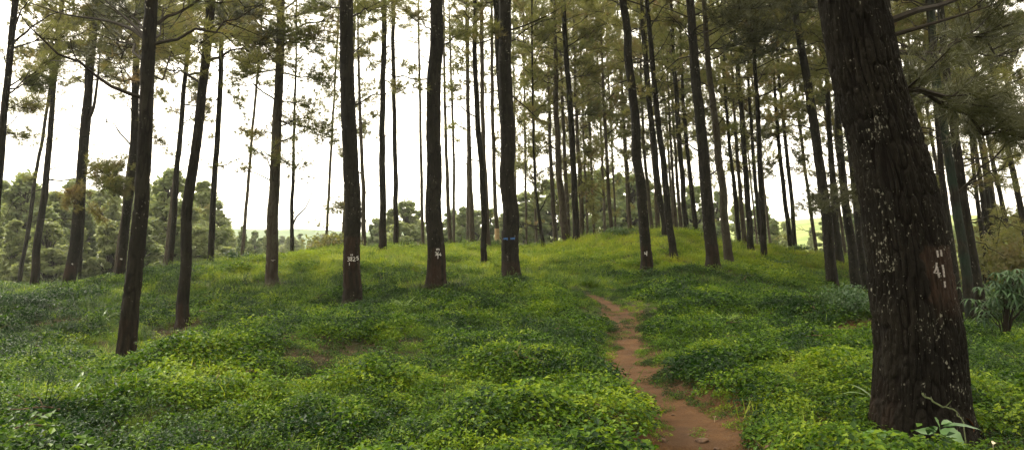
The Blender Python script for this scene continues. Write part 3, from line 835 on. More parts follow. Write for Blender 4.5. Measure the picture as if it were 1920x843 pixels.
# further pines behind the crest, only partly seen between the front ones
rx = np.random.default_rng(77)
EXTRA = []
for k, (px, d, yb, lab) in enumerate(
        [(x, dd, yb_, 'L') for x, dd, yb_ in [(20, 40, 120), (205, 44, 150), (300, 46, 170), (445, 50, 150), (600, 52, 230), (640, 46, 250)]] +
        [(x, dd, yb_, 'C') for x, dd, yb_ in [(870, 56, 150), (985, 52, 180), (1110, 54, 240), (1125, 50, 250), (1160, 56, 260), (1195, 52, 270), (975, 60, 300), (1012, 56, 330), (1085, 60, 350), (1140, 62, 350)]] +
        [(x, dd, yb_, 'M') for x, dd, yb_ in [(1250, 56, 280), (1345, 54, 290), (1395, 52, 285), (1462, 60, 300), (1270, 62, 330), (1365, 70, 350), (1435, 66, 320)]] +
        [(x, dd, yb_, 'R') for x, dd, yb_ in [(1545, 46, 250), (1590, 44, 240), (1640, 42, 240), (1740, 34, 230), (1770, 38, 240), (1800, 42, 250), (1830, 40, 240), (1890, 36, 230), (1915, 32, 200), (1945, 26, 160), (1700, 44, 250), (1610, 54, 330), (1785, 48, 310), (1905, 44, 320)]]):
    xl = px + rx.uniform(-6, 6)
    lean = -(px - 900) * 0.10
    gx_ = (px - 960) / F * d
    gzz = float(height(gx_, d))
    _, pyb = proj(gx_, d, gzz)
    top = 60
    pts = [(xl, float(pyb)), (xl + lean * .35, float(pyb) - (pyb - top) * .35), (xl + lean * .7, float(pyb) - (pyb - top) * .7), (xl + lean, top)]
    w0 = rx.uniform(.2, .3) * F / d
    labs = {'L': 'thin hazy pine set back beyond the left crest', 'C': 'thin hazy pine set back beyond the crest centre', 'M': 'thin hazy pine deep in the stand behind the mound', 'R': 'thin far pine in the dim stand around the huge near trunk'}
    EXTRA.append(dict(key='x%d' % k, d=d, pts=pts, w=(w0, w0 * .8, w0 * .55), yb=yb, kind=int(rx.integers(0, 8)), label=labs[lab], group='far pines ' + {'L': 'beyond the left crest', 'C': 'beyond the crest centre', 'M': 'behind the mound', 'R': 'around the huge near trunk'}[lab], nb=4, live=.4, H=float(19 + (38 - min(d, 38)) * 0)))
for i, t in enumerate(EXTRA):
    finish_pine(t, 70 + i, np.random.default_rng(2000 + i))

# ---- individual branches and boughs
def branch_on(key, p0, p1, dd=0.0, r0=0.03, leafy=False, via=None, seed=0, **kw):
    root, t = TREE_OBJ[key]
    A = P(*p0, t['d']); B = P(*p1, t['d'] + dd)
    base = t['base']
    zx, zy, _ = at_height(t, A[2]); A[0], A[1] = zx, zy
    r = np.random.default_rng(5000 + seed + int(p0[0] * 3 + p0[1]))
    mb = MB()
    if via:
        K = np.array([A] + [P(*v, t['d'] + dd * (i + 1) / (len(via) + 1)) for i, v in enumerate(via)] + [B])
        s = np.linspace(0, 1, len(K)); q = np.linspace(0, 1, 16)
        c = np.stack([np.interp(q, s, K[:, k]) for k in range(3)], 1)
        for k in range(3): c[1:-1, k] = (c[:-2, k] + 2 * c[1:-1, k] + c[2:, k]) / 4
        mb.tube(c - base, r0 * .8 * (1 - .8 * q), 6, 0)
    else:
        if leafy:
            prm = dict(fs=.3, ntw=14, tl=.8, nt=5, m=15, w=max(0.006, 0.00045 * t['d']), bend=.08)
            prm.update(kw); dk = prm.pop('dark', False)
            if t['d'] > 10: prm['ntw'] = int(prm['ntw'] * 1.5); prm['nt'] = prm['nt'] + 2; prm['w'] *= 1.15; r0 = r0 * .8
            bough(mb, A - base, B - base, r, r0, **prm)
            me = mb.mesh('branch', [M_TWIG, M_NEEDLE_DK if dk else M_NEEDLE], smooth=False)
            return obj('branch', me, root)
        bend = kw.get('bend', .06)
        c = bough(mb, A - base, B - base, r, r0, 0, 0, bend=bend, sides=6)
        for k in range(kw.get('nt', 3)):
            i = r.integers(3, 8); ax = (B - A); l = np.linalg.norm(ax) * r.uniform(.15, .35)
            dvec = ax / np.linalg.norm(ax) * .7 + r.normal(0, .45, 3); s = np.linspace(0, 1, 5)[:, None]
            mb.tube(c[i] + dvec * l * s, r0 * .3 * (1 - .75 * s[:, 0]) + .0015, 4, 0)
    return obj('branch', mb.mesh('branch', [M_TWIG]), root)

B_ = branch_on
B_('a', (8, 180), (108, 98), 1, .03, True, ntw=14, tl=.75, droop=.12)
B_('a', (18, 92), (150, 66), 1, .03, True, ntw=14, tl=.8)
B_('a', (22, 60), (60, -10), 0, .03)
B_('a', (5, 240), (70, 200), 1.5, .02, True, ntw=8, tl=.5)
B_('b', (76, 352), (4, 420), 0, .03, via=[(45, 365), (22, 382)])
B_('c', (150, 413), (20, 424), -.5, .025, bend=.1)
B_('c', (158, 322), (222, 300), -1, .03, True, ntw=12, tl=.75, nt=7, bend=.05, droop=.15, fs=.5)
B_('c', (157, 325), (205, 350), -.5, .02, True, ntw=8, tl=.6, nt=6, droop=.2, fs=.45)
B_('c', (157, 323), (228, 330), -1.5, .03, True, ntw=20, tl=.75, nt=8, bend=.05, droop=.25, fs=.45)
B_('c', (158, 320), (210, 305), -2, .03, True, ntw=16, tl=.7, nt=8, bend=.05, droop=.2, fs=.4)
B_('c', (156, 335), (135, 365), -1, .02, True, ntw=12, tl=.6, nt=7, droop=.25)
B_('a', (9, 170), (85, 150), 1, .03, True, ntw=18, tl=.8, droop=.15)
B_('a', (10, 165), (95, 125), 2, .03, True, ntw=18, tl=.8)
B_('a', (7, 205), (60, 190), 1, .02, True, ntw=12, tl=.7, droop=.2)
B_('a', (4, 250), (45, 255), 1, .02, True, ntw=9, tl=.6, droop=.2)
B_('d', (278, 90), (330, 60), 6, .03, True, ntw=18, tl=1.0)
B_('d', (276, 110), (235, 150), 6, .03, True, ntw=16, tl=.9)
B_('f', (353, 60), (320, 50), 0, .03, True, ntw=18, tl=1.2)
B_('g', (389, 80), (440, 60), 4, .03, True, ntw=20, tl=1.1)
B_('n', (738, 120), (770, 130), 0, .03, True, ntw=9, tl=.8)
B_('c', (160, 370), (185, 400), .5, .02, True, ntw=8, tl=.6, droop=.2)
B_('c', (163, 238), (193, 40), 0, .10, via=[(176, 205), (183, 150), (188, 95)])
B_('c', (167, 250), (255, 268), 0, .018, via=[(190, 238), (215, 217), (235, 230)])
B_('c', (150, 325), (130, 318), 0, .02)
B_('d', (270, 78), (55, 5), 2, .045, via=[(250, 55), (200, 38), (120, 28)])
B_('d', (272, 75), (185, -10), 1, .04, via=[(255, 52), (225, 25)])
B_('d', (284, 50), (398, -2), 1, .04, True, ntw=10, tl=.8, fs=.5)
B_('d', (280, 60), (215, 40), 4, .03, True, ntw=20, tl=1.0, dark=True, fs=.2)
B_('d', (276, 120), (180, 110), 5, .03, True, ntw=16, tl=.9, dark=True)
B_('d', (272, 150), (350, 130), 5, .02, True, ntw=10, tl=.7)
B_('e', (250, 195), (222, 108), 0, .02, via=[(238, 175), (228, 140)])
B_('e', (252, 200), (240, 100), .3, .018, via=[(244, 170)])
B_('e', (252, 200), (247, 95), -.3, .016)
B_('e', (250, 215), (300, 270), 0, .02, True, ntw=8, tl=.6)
B_('c', (170, 100), (95, 90), -1, .03, True, ntw=18, tl=1.0, dark=True)
B_('c', (172, 90), (240, 110), -2, .03, True, ntw=18, tl=1.0, dark=True)
B_('c', (174, 60), (110, 40), -2, .03, True, ntw=18, tl=1.1)
B_('c', (170, 130), (215, 150), 1, .03, True, ntw=14, tl=.9)
B_('b', (108, 85), (40, 110), 0, .03, True, ntw=16, tl=1.0)
B_('b', (104, 110), (150, 95), 0, .03, True, ntw=16, tl=1.0)
B_('b', (98, 170), (60, 175), 0, .03, True, ntw=9, tl=.8)
B_('e', (257, 110), (330, 90), 1, .03, True, ntw=18, tl=1.1, dark=True)
B_('e', (257, 90), (200, 60), 1, .03, True, ntw=18, tl=1.1)
B_('h', (413, 110), (470, 130), 0, .03, True, ntw=18, tl=1.1)
B_('h', (413, 120), (370, 160), 0, .03, True, ntw=14, tl=1.0)
B_('h', (412, 150), (455, 210), 0, .03, True, ntw=12, tl=1.0)
B_('h', (411, 180), (380, 225), 0, .03, True, ntw=10, tl=.9)
B_('f', (352, 90), (310, 110), 0, .03, True, ntw=12, tl=1.0)
B_('f', (345, 160), (375, 190), 0, .03, True, ntw=8, tl=.8)
B_('i', (526, 60), (585, 100), -2, .04, True, ntw=22, tl=1.1)
B_('i', (526, 60), (480, 105), -2, .04, True, ntw=22, tl=1.1, dark=True)
B_('i', (523, 110), (470, 120), -3, .04, True, ntw=20, tl=1.0)
B_('i', (519, 230), (560, 235), 2, .03, True, ntw=14, tl=1.0)
B_('i', (521, 190), (580, 200), 1, .03, True, ntw=14, tl=1.0)
B_('i', (518, 250), (470, 255), 1, .03, True, ntw=9, tl=.9)
B_('m', (720, 30), (690, 10), -2, .03, True, ntw=14, tl=.9)
B_('m', (718, 150), (745, 165), 0, .03, True, ntw=8, tl=.7)
B_('t', (891, 60), (868, 70), -2, .03, True, ntw=14, tl=.9)
B_('u', (903, 100), (850, 130), 0, .03, True, ntw=14, tl=1.1)
B_('s', (877, 150), (850, 170), 0, .03, True, ntw=10, tl=1.0)
B_('z', (1044, 160), (1000, 150), 0, .04, True, ntw=18, tl=1.3)
B_('z', (1045, 210), (1000, 215), 0, .04, True, ntw=18, tl=1.3)
B_('z', (1046, 260), (1000, 290), 0, .04, True, ntw=16, tl=1.3)
B_('aa', (1066, 150), (1110, 140), 0, .04, True, ntw=18, tl=1.3)
B_('aa', (1070, 220), (1115, 215), 0, .04, True, ntw=18, tl=1.3)
B_('aa', (1073, 260), (1105, 290), 0, .04, True, ntw=16, tl=1.2)
B_('aa', (1062, 60), (1010, 70), 0, .04, True, ntw=20, tl=1.3)
B_('aa', (1062, 90), (1120, 60), 0, .04, True, ntw=20, tl=1.3)
B_('aa', (1076, 320), (1110, 350), 2, .04, True, ntw=16, tl=1.3, droop=.25)
B_('aa1', (1088, 350), (1115, 400), 0, .04, True, ntw=16, tl=1.3, droop=.3)
B_('y', (1034, 320), (1010, 360), 0, .04, True, ntw=18, tl=1.4, droop=.3)
B_('y', (1036, 350), (1055, 400), 0, .04, True, ntw=18, tl=1.4, droop=.3)
B_('y', (1033, 280), (1060, 300), 0, .04, True, ntw=14, tl=1.3, droop=.2)
B_('au', (1474, 270), (1500, 300), 0, .04, True, ntw=16, tl=1.2)
B_('au', (1476, 290), (1440, 320), 0, .04, True, ntw=14, tl=1.2)
B_('g', (388, 118), (460, 86), .5, .045, bend=.05)
B_('g', (391, 62), (330, 32), 1, .03, True, ntw=10, tl=.7)
B_('g', (386, 140), (300, 135), 1.5, .03)
B_('g', (390, 60), (470, 20), 2, .03, True, ntw=18, tl=1.0, dark=True)
B_('i', (519, 225), (610, 262), -1, .04, True, ntw=14, tl=1.0)
B_('i', (522, 140), (615, 155), -1, .04, True, ntw=18, tl=1.1)
B_('i', (522, 130), (445, 150), -1, .04, True, ntw=18, tl=1.0)
B_('i', (524, 85), (600, 70), -1.5, .04, True, ntw=22, tl=1.1)
B_('i', (524, 80), (450, 75), -2, .04, True, ntw=22, tl=1.0)
B_('i', (517, 290), (560, 335), -1, .03, True, ntw=9, tl=.8)
B_('i', (516, 300), (478, 276), 0, .025)
B_('i', (524, 40), (600, 20), 2, .04, True, ntw=20, tl=1.0)
B_('i', (524, 30), (430, 30), 1, .04, True, ntw=20, tl=1.0)
B_('j', (551, 425), (592, 300), 0, .07, via=[(556, 405), (572, 392), (585, 365)])
B_('j', (552, 420), (556, 385), 0, .05)
B_('l', (682, 330), (640, 290), 0, .04, True, ntw=16, tl=1.2)
B_('l', (682, 400), (635, 390), -1, .05, True, ntw=16, tl=1.3)
B_('l', (683, 405), (700, 460), 0, .04, via=[(692, 425), (698, 445)])
B_('k', (655, 110), (700, 75), 1, .025, True, ntw=8, tl=.5)
B_('k', (651, 40), (740, 10), 2.5, .03, True, ntw=14, tl=.7)
B_('k', (650, 30), (590, 15), 2, .03, True, ntw=12, tl=.7)
B_('p', (815, 130), (776, 90), 0, .02)
B_('p', (817, 105), (888, 45), 1, .035, True, ntw=12, tl=.6)
B_('p', (817, 70), (760, 20), 1, .03, True, ntw=10, tl=.5)
B_('w', (948, 60), (1062, 8), 1, .04, via=[(985, 48), (1030, 28)])
B_('w', (953, 170), (1038, 232), 2, .03, via=[(985, 200), (1010, 225)])
B_('w', (947, 85), (925, 60), -.4, .02, True, ntw=6, tl=.4)
B_('x', (1004, 345), (960, 328), 0, .04)
B_('x', (1003, 340), (985, 312), 0, .03)
B_('x', (1012, 400), (1030, 365), 0, .04)
B_('x', (1013, 425), (965, 420), 0, .04)
B_('x', (1014, 432), (962, 412), .5, .04)
B_('ad', (1190, 60), (1212, 50), 0, .03)
B_('ad', (1184, 62), (1262, 0), 1, .02, via=[(1210, 52), (1240, 30)])
B_('ad', (1192, 120), (1268, 28), 1, .03, via=[(1225, 112), (1250, 75)])
B_('ad', (1188, 148), (1075, 200), 3, .03, via=[(1150, 160), (1110, 185)])
B_('am', (1296, 35), (1196, -2), 1, .03, via=[(1260, 20), (1225, 8)])
B_('am', (1297, 33), (1378, -3), -1, .035, via=[(1325, 18), (1350, 12)])
B_('am', (1300, 28), (1348, 38), 0, .02)
B_('am', (1303, 105), (1235, 155), 1, .035, via=[(1272, 110), (1250, 130)])
B_('am', (1311, 148), (1240, 170), 2, .025)
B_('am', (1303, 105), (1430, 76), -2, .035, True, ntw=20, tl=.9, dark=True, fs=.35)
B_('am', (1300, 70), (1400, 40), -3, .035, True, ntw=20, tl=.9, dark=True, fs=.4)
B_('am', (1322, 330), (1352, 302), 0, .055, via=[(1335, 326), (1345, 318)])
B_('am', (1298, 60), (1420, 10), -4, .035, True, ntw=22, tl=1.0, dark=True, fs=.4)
B_('av', (1499, 70), (1545, 28), 0, .035, nt=4)
B_('av', (1503, 90), (1560, 75), 0, .025)
B_('av', (1499, 60), (1400, 60), -3, .04, True, ntw=24, tl=1.0, dark=True, fs=.2)
B_('av', (1503, 95), (1390, 115), -2, .04, True, ntw=22, tl=1.0, dark=True, fs=.2)
B_('av', (1495, 30), (1410, 10), -3, .04, True, ntw=24, tl=1.1, dark=True, fs=.15)
B_('av', (1494, 30), (1560, 10), -3, .04, True, ntw=20, tl=1.0, dark=True, fs=.2)
B_('av', (1518, 175), (1460, 215), -2, .03, True, ntw=12, tl=.8)
B_('av', (1530, 240), (1440, 240), 0, .03, bend=.1)
B_('ax', (1586, 300), (1548, 338), -2, .04)
B_('ax', (1588, 350), (1512, 398), -3, .04, True, ntw=20, tl=.75, dark=True, fs=.3)
B_('ax', (1590, 385), (1540, 395), -4, .04, True, ntw=18, tl=.8, dark=True, fs=.15)
B_('ax', (1590, 370), (1640, 400), -3, .04, True, ntw=18, tl=.9, dark=True, fs=.2)
B_('ax', (1580, 290), (1640, 270), -3, .04, True, ntw=18, tl=.9, dark=True, fs=.2)
# low boughs of the huge near pine, sweeping right and towards the viewer
B_('HERO', (1690, 82), (1868, 8), 0.3, .030, via=[(1730, 50), (1790, 32)])
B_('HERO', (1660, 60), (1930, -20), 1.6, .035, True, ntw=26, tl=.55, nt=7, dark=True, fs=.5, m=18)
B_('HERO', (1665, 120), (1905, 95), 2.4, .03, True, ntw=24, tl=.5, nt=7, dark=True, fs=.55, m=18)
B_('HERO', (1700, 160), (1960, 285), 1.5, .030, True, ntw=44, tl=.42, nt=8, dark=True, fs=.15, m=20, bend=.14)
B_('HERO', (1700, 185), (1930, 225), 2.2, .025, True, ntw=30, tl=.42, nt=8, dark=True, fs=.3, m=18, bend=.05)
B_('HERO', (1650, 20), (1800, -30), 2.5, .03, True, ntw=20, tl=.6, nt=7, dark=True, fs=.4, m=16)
B_('bb', (1770, 215), (1810, 130), 0, .02, nt=5)
B_('bb', (1778, 270), (1850, 215), 0, .02, nt=5)
B_('bb', (1760, 160), (1850, 90), 1, .02, nt=5)
B_('bc', (1815, 413), (1925, 404), 0, .02, bend=.03)
B_('bc', (1812, 415), (1925, 428), 2, .02, nt=4)
B_('bc', (1820, 450), (1890, 482), 0, .018, nt=3)
B_('bc', (1795, 300), (1900, 300), 2, .025, True, ntw=16, tl=.8)
B_('bc', (1795, 350), (1900, 360), 4, .025, True, ntw=16, tl=.8)
B_('be', (1850, 390), (1925, 440), -4, .03, True, ntw=16, tl=.9)
B_('bf', (1860, 420), (1925, 470), -5, .03, True, ntw=18, tl=.9)

# ---- paint marks
def mark(key, name, strokes, wpx, mat, lift=0.006, label=None):
    root, t = TREE_OBJ[key]
    mb = MB(); r = np.random.default_rng(hash(key) % 1000 if False else len(key) * 31 + len(strokes))
    for stp in strokes:
        s = np.array(stp, float)
        seg = np.r_[0, np.cumsum(np.hypot(*np.diff(s, axis=0).T))]
        n = max(3, int(seg[-1] / 0.6) + 2)
        q = np.linspace(0, seg[-1], n)
        xs, ys = np.interp(q, seg, s[:, 0]), np.interp(q, seg, s[:, 1])
        tx, ty = np.gradient(xs), np.gradient(ys); l = np.hypot(tx, ty) + 1e-9
        nx_, ny_ = -ty / l, tx / l
        hw = wpx / 2 * (0.75 + 0.5 * r.random(n))
        rows = []
        for off in (-1, -0.4, 0.4, 1):
            X, Y = xs + nx_ * hw * off, ys + ny_ * hw * off
            row = []
            for a, b in zip(X, Y):
                z0 = P(a, b, t['d'] - .1)[2]
                cx_, cy_, cr = at_height(t, z0)
                cr = cr * 1.03
                yy_ = cy_ - cr
                for _ in range(3):
                    p = P(a, b, yy_)
                    dx = np.clip((p[0] - cx_) / (cr + lift), -.985, .985)
                    yy_ = cy_ - (cr + lift) * math.sqrt(1 - dx * dx)
                row.append(P(a, b, yy_) - t['base'])
            rows.append(row)
        A = np.array(rows); m_ = A.shape[1]
        V = A.reshape(-1, 3); nV = len(V)
        Vb = V + [0, 0.012, 0]
        i = (np.arange(3)[:, None] * m_ + np.arange(m_ - 1)[None, :]).ravel()
        Qf = np.stack([i, i + 1, i + 1 + m_, i + m_], -1)
        mb.add(np.vstack([V, Vb]), np.vstack([Qf, Qf[:, ::-1] + nV]), 0)
    return obj(name, mb.mesh(name, [mat]), root, label=label)

def dig(ch, x, y, w, h):
    G = {'3': [[(0, .05), (.8, 0), (.9, .25), (.35, .48), (.95, .62), (.8, .95), (0, 1)]], '8': [[(.9, .15), (.4, 0), (.1, .2), (.8, .6), (.9, .85), (.4, 1), (.05, .8), (.85, .3), (.9, .15)]],
         '2': [[(0, .15), (.5, 0), (.9, .25), (.5, .65), (0, 1), (1, .95)]], '5': [[(.9, 0), (.1, .03), (.1, .42), (.7, .42), (.9, .7), (.6, 1), (0, .95)]],
         '6': [[(.8, 0), (.2, .4), (.1, .85), (.5, 1), (.85, .8), (.6, .5), (.15, .65)]], '4': [[(.6, 0), (0, .65), (1, .65)], [(.65, .35), (.65, 1)]], 'I': [[(.5, 0), (.5, 1)]]}
    return [[(x + a * w, y + b * h) for a, b in s] for s in G[ch]]
mark('k', 'painted_number', dig('I', 657.5, 476, 1, 3.2) + dig('I', 660.5, 476, 1, 3.2) + dig('3', 651.5, 482, 4, 7) + dig('8', 656.5, 481.5, 4, 7.5) + dig('2', 661.5, 481.5, 5, 7.5) + dig('5', 668.6, 480.5, 3.6, 6.5) + dig('I', 654.5, 492, 1, 5), 0.95, M_PAINT)
mark('p', 'painted_number', [[(818.5, 466), (818.5, 469.5)], [(820.8, 466), (820.8, 469.5)], [(823.2, 466), (823.2, 469.5)], [(818.5, 466), (823.2, 466)]] + dig('3', 815.6, 472.5, 3.6, 6) + dig('6', 819.4, 472, 3.4, 7) + dig('4', 823.4, 474, 4.2, 5.5) + dig('I', 820.6, 479, 1, 5.5), 0.95, M_PAINT)
mark('ad', 'painted_mark', [[(1209, 472), (1209.5, 476), (1213.5, 475)], [(1213, 470.5), (1212.5, 479)]], 1.5, M_PAINT)
mark('i', 'painted_mark', [[(508, 487.5), (516, 487)], [(510, 489), (513, 489)]], 1.1, M_PAINT2)
mark('c', 'painted_mark', [[(134, 494), (137, 495)]], 2.2, M_PAINT)
mark('e', 'painted_mark', [[(225, 485), (229, 485.5)]], 2.2, M_PAINT)
mark('w', 'paint_band', [[(944, 447.5), (952, 446.5), (968, 447.5)], [(950, 448.5), (966, 446)]], 3.0, M_BLUE, 0.004)
mark('HERO', 'painted_mark', [[(1758, 469), (1760, 482)], [(1765, 468), (1766.5, 480)], [(1757, 492), (1756, 504), (1752, 511), (1764, 512)], [(1758, 500), (1762, 520)], [(1768, 496), (1770, 506), (1771.5, 519)], [(1772, 527), (1773, 539)]], 1.9, M_PAINT2, 0.006, 'white painted digits running down the scraped patch')
# pale stripped foot of one thin pine
def sleeve(key, py0, py1, mat, name, lift=.006):
    root, t = TREE_OBJ[key]
    z0, z1 = P(960, py1, t['d'])[2], P(960, py0, t['d'])[2]
    z = np.linspace(z0, z1, 8)
    mb = MB(); x, y, r_ = at_height(t, z)
    mb.tube(np.stack([x, y, z], 1) - t['base'], r_ * 1.04 + lift, 14, 0, cap=False)
    obj(name, mb.mesh(name, [mat]), root, label='pale stripped bark')
sleeve('v', 428, 458, M_WOOD, 'stripped_bark')

# ------------------------------------------------------------------ broadleaf trees in the valley
def leafy_cloud(mb, centers, radii, n, size, r, mat=1, asp=0.55):
    k = r.integers(0, len(centers), n)
    v = r.normal(0, 1, (n, 3)); v /= np.linalg.norm(v, axis=1)[:, None]
    rad = r.uniform(0.25, 1.45, (n, 1)) ** 0.7
    c = np.asarray(centers)[k] + v * rad * np.asarray(radii)[k]
    nrm = v * 0.6 + r.normal(0, .6, (n, 3)) + [0, 0, .35]; nrm /= np.linalg.norm(nrm, axis=1)[:, None]
    u = np.cross(nrm, r.normal(0, 1, (n, 3))); u /= np.linalg.norm(u, axis=1)[:, None]
    w = np.cross(nrm, u)
    s = size * r.uniform(0.6, 1.3, (n, 1))
    a = c - u * s; b = c + w * s * asp; cc = c + u * s; dd = c - w * s * asp
    V = np.stack([a, b, cc, dd], 1).reshape(-1, 3)
    mb.add(V, np.arange(4 * n).reshape(-1, 4), mat)

def broad_tree(seed, H=13, R=3.2, n=17000, nl=16, narrow=False):
    nl *= 6
    r = np.random.default_rng(seed)
    crown, tr = MB(), MB()
    z = np.linspace(-.5, H * .85, 10)
    tr.tube(np.stack([0.2 * np.sin(z * .5 + seed), 0.2 * np.cos(z * .4), z], 1), np.linspace(.2, .05, 10), 8, 0)
    cs, rs = [], []
    for i in range(nl):
        u = r.uniform(0.12, 1.0)
        wdt = R * (math.sin(math.pi * min(1, (u * .8 + .12))) ** .8) * (0.5 if narrow else .7) * (1.25 - .75 * u)
        a = r.uniform(0, 6.28); q = wdt * r.uniform(.3, 1)
        c = np.array([math.cos(a) * q, math.sin(a) * q, u * H * .93])
        cs.append(c); s = r.uniform(.35, 1.1) * R * .19 * (1.15 - .6 * u)
        rs.append([s, s, s * r.uniform(.7, 1.5)])
        tr.tube(np.array([[0, 0, c[2] * .75], c * [.5, .5, .92], c]), [.06, .04, .015], 4, 0)
    leafy_cloud(crown, cs, rs, n, .16, r, 0)
    return tr.mesh('trunk', [M_TWIG]), crown.mesh('crown', [M_BROAD], smooth=False)
BT = [broad_tree(401), broad_tree(402, R=2.6, narrow=True), broad_tree(403, R=3.6, nl=20), broad_tree(404, R=2.3, narrow=True, nl=12), broad_tree(405, R=3.0, nl=14)]
rb = np.random.default_rng(88)
def broad_at(px, d, ytop, kind, label, group, sc_r=1.0):
    x = (px - 960) / F * d
    gz = float(height(x, d)) - .1
    zt = P(px, ytop, d)[2]
    Hn = max(3.0, zt - gz)
    root = bpy.data.objects.new('broadleaf_tree', None); link(root); root.location = (x, d, gz)
    root.rotation_euler = (0, 0, rb.uniform(0, 6.28))
    s = Hn / 12.6
    sr = s ** .75 * sc_r
    root.scale = (sr, sr, s)
    tag(root, label, 'tree', group)
    tr, cr = BT[kind % 5]
    obj('trunk', tr, root); obj('crown', cr, root)
LB = 'broad leaved trees in the valley beyond the left crest'
for k, (px, d, yt) in enumerate([(-40, 62, 345), (8, 58, 345), (45, 54, 338), (75, 66, 365), (105, 58, 372), (135, 70, 350), (160, 60, 395), (190, 72, 372), (215, 62, 352), (245, 75, 392), (268, 64, 400), (296, 70, 345),
                                 (322, 60, 330), (350, 74, 372), (380, 64, 352), (402, 80, 390), (30, 48, 420), (90, 47, 430), (150, 48, 440), (205, 49, 425), (265, 50, 435), (330, 50, 430), (375, 52, 440), (-10, 50, 410),
                                 (60, 80, 360), (170, 90, 370), (290, 92, 375)]):
    broad_at(px, d, yt - 18, k, 'hazy broad leaved tree in the wood below the left crest', LB, 1.35)
for k in range(30):
    broad_at(415 + k * 19 + rb.uniform(-8, 8), rb.uniform(110, 190), 444 + rb.uniform(-10, 6), k, 'small pale far tree on the skyline left of the pine numbered 3825' if 415 + k * 19 < 640 else 'small pale far tree on the skyline behind the crest centre', 'pale far trees on the open skyline' if 415 + k * 19 < 640 else 'pale far trees behind the crest centre', 2.2)
for k in range(26):
    broad_at(-60 + k * 19 + rb.uniform(-8, 8), rb.uniform(82, 112), 352 + rb.uniform(-12, 26) + max(0, k - 20) * 8, k, 'hazy broad leaved tree in the wood below the left crest', LB, 1.4)
for k, (px, d, yt) in enumerate([(430, 95, 430), (455, 88, 418), (478, 110, 432), (500, 100, 428), (540, 130, 442), (565, 140, 446), (590, 120, 440), (615, 150, 450), (645, 130, 440), (470, 75, 455), (425, 70, 450), (600, 180, 455), (520, 160, 448)]):
    broad_at(px, d, yt, k, 'small pale far tree on the skyline left of the pine numbered 3825', 'pale far trees on the open skyline')
for k, (px, d, yt) in enumerate([(705, 90, 415), (735, 82, 392), (762, 78, 382), (785, 90, 400), (812, 95, 418), (845, 82, 398), (868, 76, 388), (895, 88, 400), (920, 80, 396), (945, 95, 405), (985, 78, 392), (1005, 90, 385), (1035, 80, 370),
                                 (1065, 85, 355), (1100, 75, 352), (1130, 82, 345), (1160, 90, 350), (1185, 80, 360)]):
    broad_at(px, d, yt - (35 if px > 960 else 8), k, 'hazy rounded tree in the far wood behind the crest centre', 'far trees behind the crest centre', 1.4)
for k, (px, d, yt) in enumerate([(1215, 85, 365), (1255, 95, 372), (1300, 80, 375), (1345, 90, 385), (1385, 95, 395), (1425, 85, 395), (1450, 75, 405), (1470, 110, 415), (1520, 120, 425), (1550, 75, 400), (1590, 85, 390), (1650, 80, 390), (1760, 70, 395),
                                 (1800, 75, 385), (1840, 60, 400), (1880, 62, 390), (1915, 55, 380), (1950, 50, 370)]):
    broad_at(px, d, yt - (30 if px < 1440 else 0), k, 'pale green tree on the bright slope seen between the right hand pines', 'trees on the bright slope at right', 1.3)

# ------------------------------------------------------------------ shrubs and single plants
def blade(mb, base, yaw, L_, w, rise, curl, r, mat=0, nseg=5, fold=0.15):
    """one leaf: arching, pointed, folded along its midrib"""
    s = np.linspace(0, 1, nseg + 1)
    el = rise - curl * s
    dx = np.cumsum(np.r_[0, np.cos(el[1:]) * L_ / nseg]); dz = np.cumsum(np.r_[0, np.sin(el[1:]) * L_ / nseg])
    wd = w * np.sin(np.pi * np.clip(s * .92 + .06, 0, 1)) ** .8
    cyw, syw = math.cos(yaw), math.sin(yaw)
    mid = np.stack([base[0] + cyw * dx, base[1] + syw * dx, base[2] + dz], 1)
    n = np.array([-syw, cyw, 0])
    Lf = mid + n * wd[:, None] / 2 + np.array([0, 0, 1]) * (wd * fold)[:, None]
    Rt = mid - n * wd[:, None] / 2 + np.array([0, 0, 1]) * (wd * fold)[:, None]
    V = np.vstack([Lf, mid, Rt]); m_ = nseg + 1
    i = np.arange(nseg)
    mb.add(V, np.vstack([np.stack([i, i + 1, i + 1 + m_, i + m_], 1), np.stack([i + m_, i + 1 + m_, i + 1 + 2 * m_, i + 2 * m_], 1)]), mat)

def bush(name, px, py, d, R, H, n, leaf, label, cat='bush', mat=None, seed=1, group=None, nl=9, sx=1.0):
    x = P(px, py, d)[0]; gz = float(height(x, d)) - .04
    r = np.random.default_rng(seed)
    root = bpy.data.objects.new(name, None); link(root); root.location = (x, d, gz)
    tag(root, label, cat, group)
    st, lf = MB(), MB()
    cs, rs = [], []
    for i in range(nl):
        a = r.uniform(0, 6.28); q = R * r.uniform(.1, .75)
        c = np.array([math.cos(a) * q * sx, math.sin(a) * q, H * r.uniform(.3, .8)])
        cs.append(c); s = r.uniform(.28, .5) * R; rs.append([s * sx, s, min(s, H * .3)])
        st.tube(np.array([[0, 0, 0], c * [.4, .4, .6], c]), [.012 + .01 * H, .01, .004], 5, 0)
    leafy_cloud(lf, cs, rs, n, leaf, r, 0, .42)
    obj('stems', st.mesh('stems', [M_TWIG]), root)
    obj('foliage', lf.mesh('foliage', [mat or M_SHRUB], smooth=False), root)
    return root
bush('bush', 1612, 566, 15.6, .85, .62, 5200, .035, 'dark rounded leafy bush on the bank left of the huge near trunk', seed=2, sx=1.1)
bush('bush', 622, 470, 41, 1.6, 1.5, 1600, .12, 'low dull green bush on the skyline left of the pine numbered 3825', seed=3, mat=M_NEEDLE)
bush('bush', 925, 462, 37, .5, .45, 700, .05, 'small dark bush at the foot of the pines left of the blue band', seed=4)
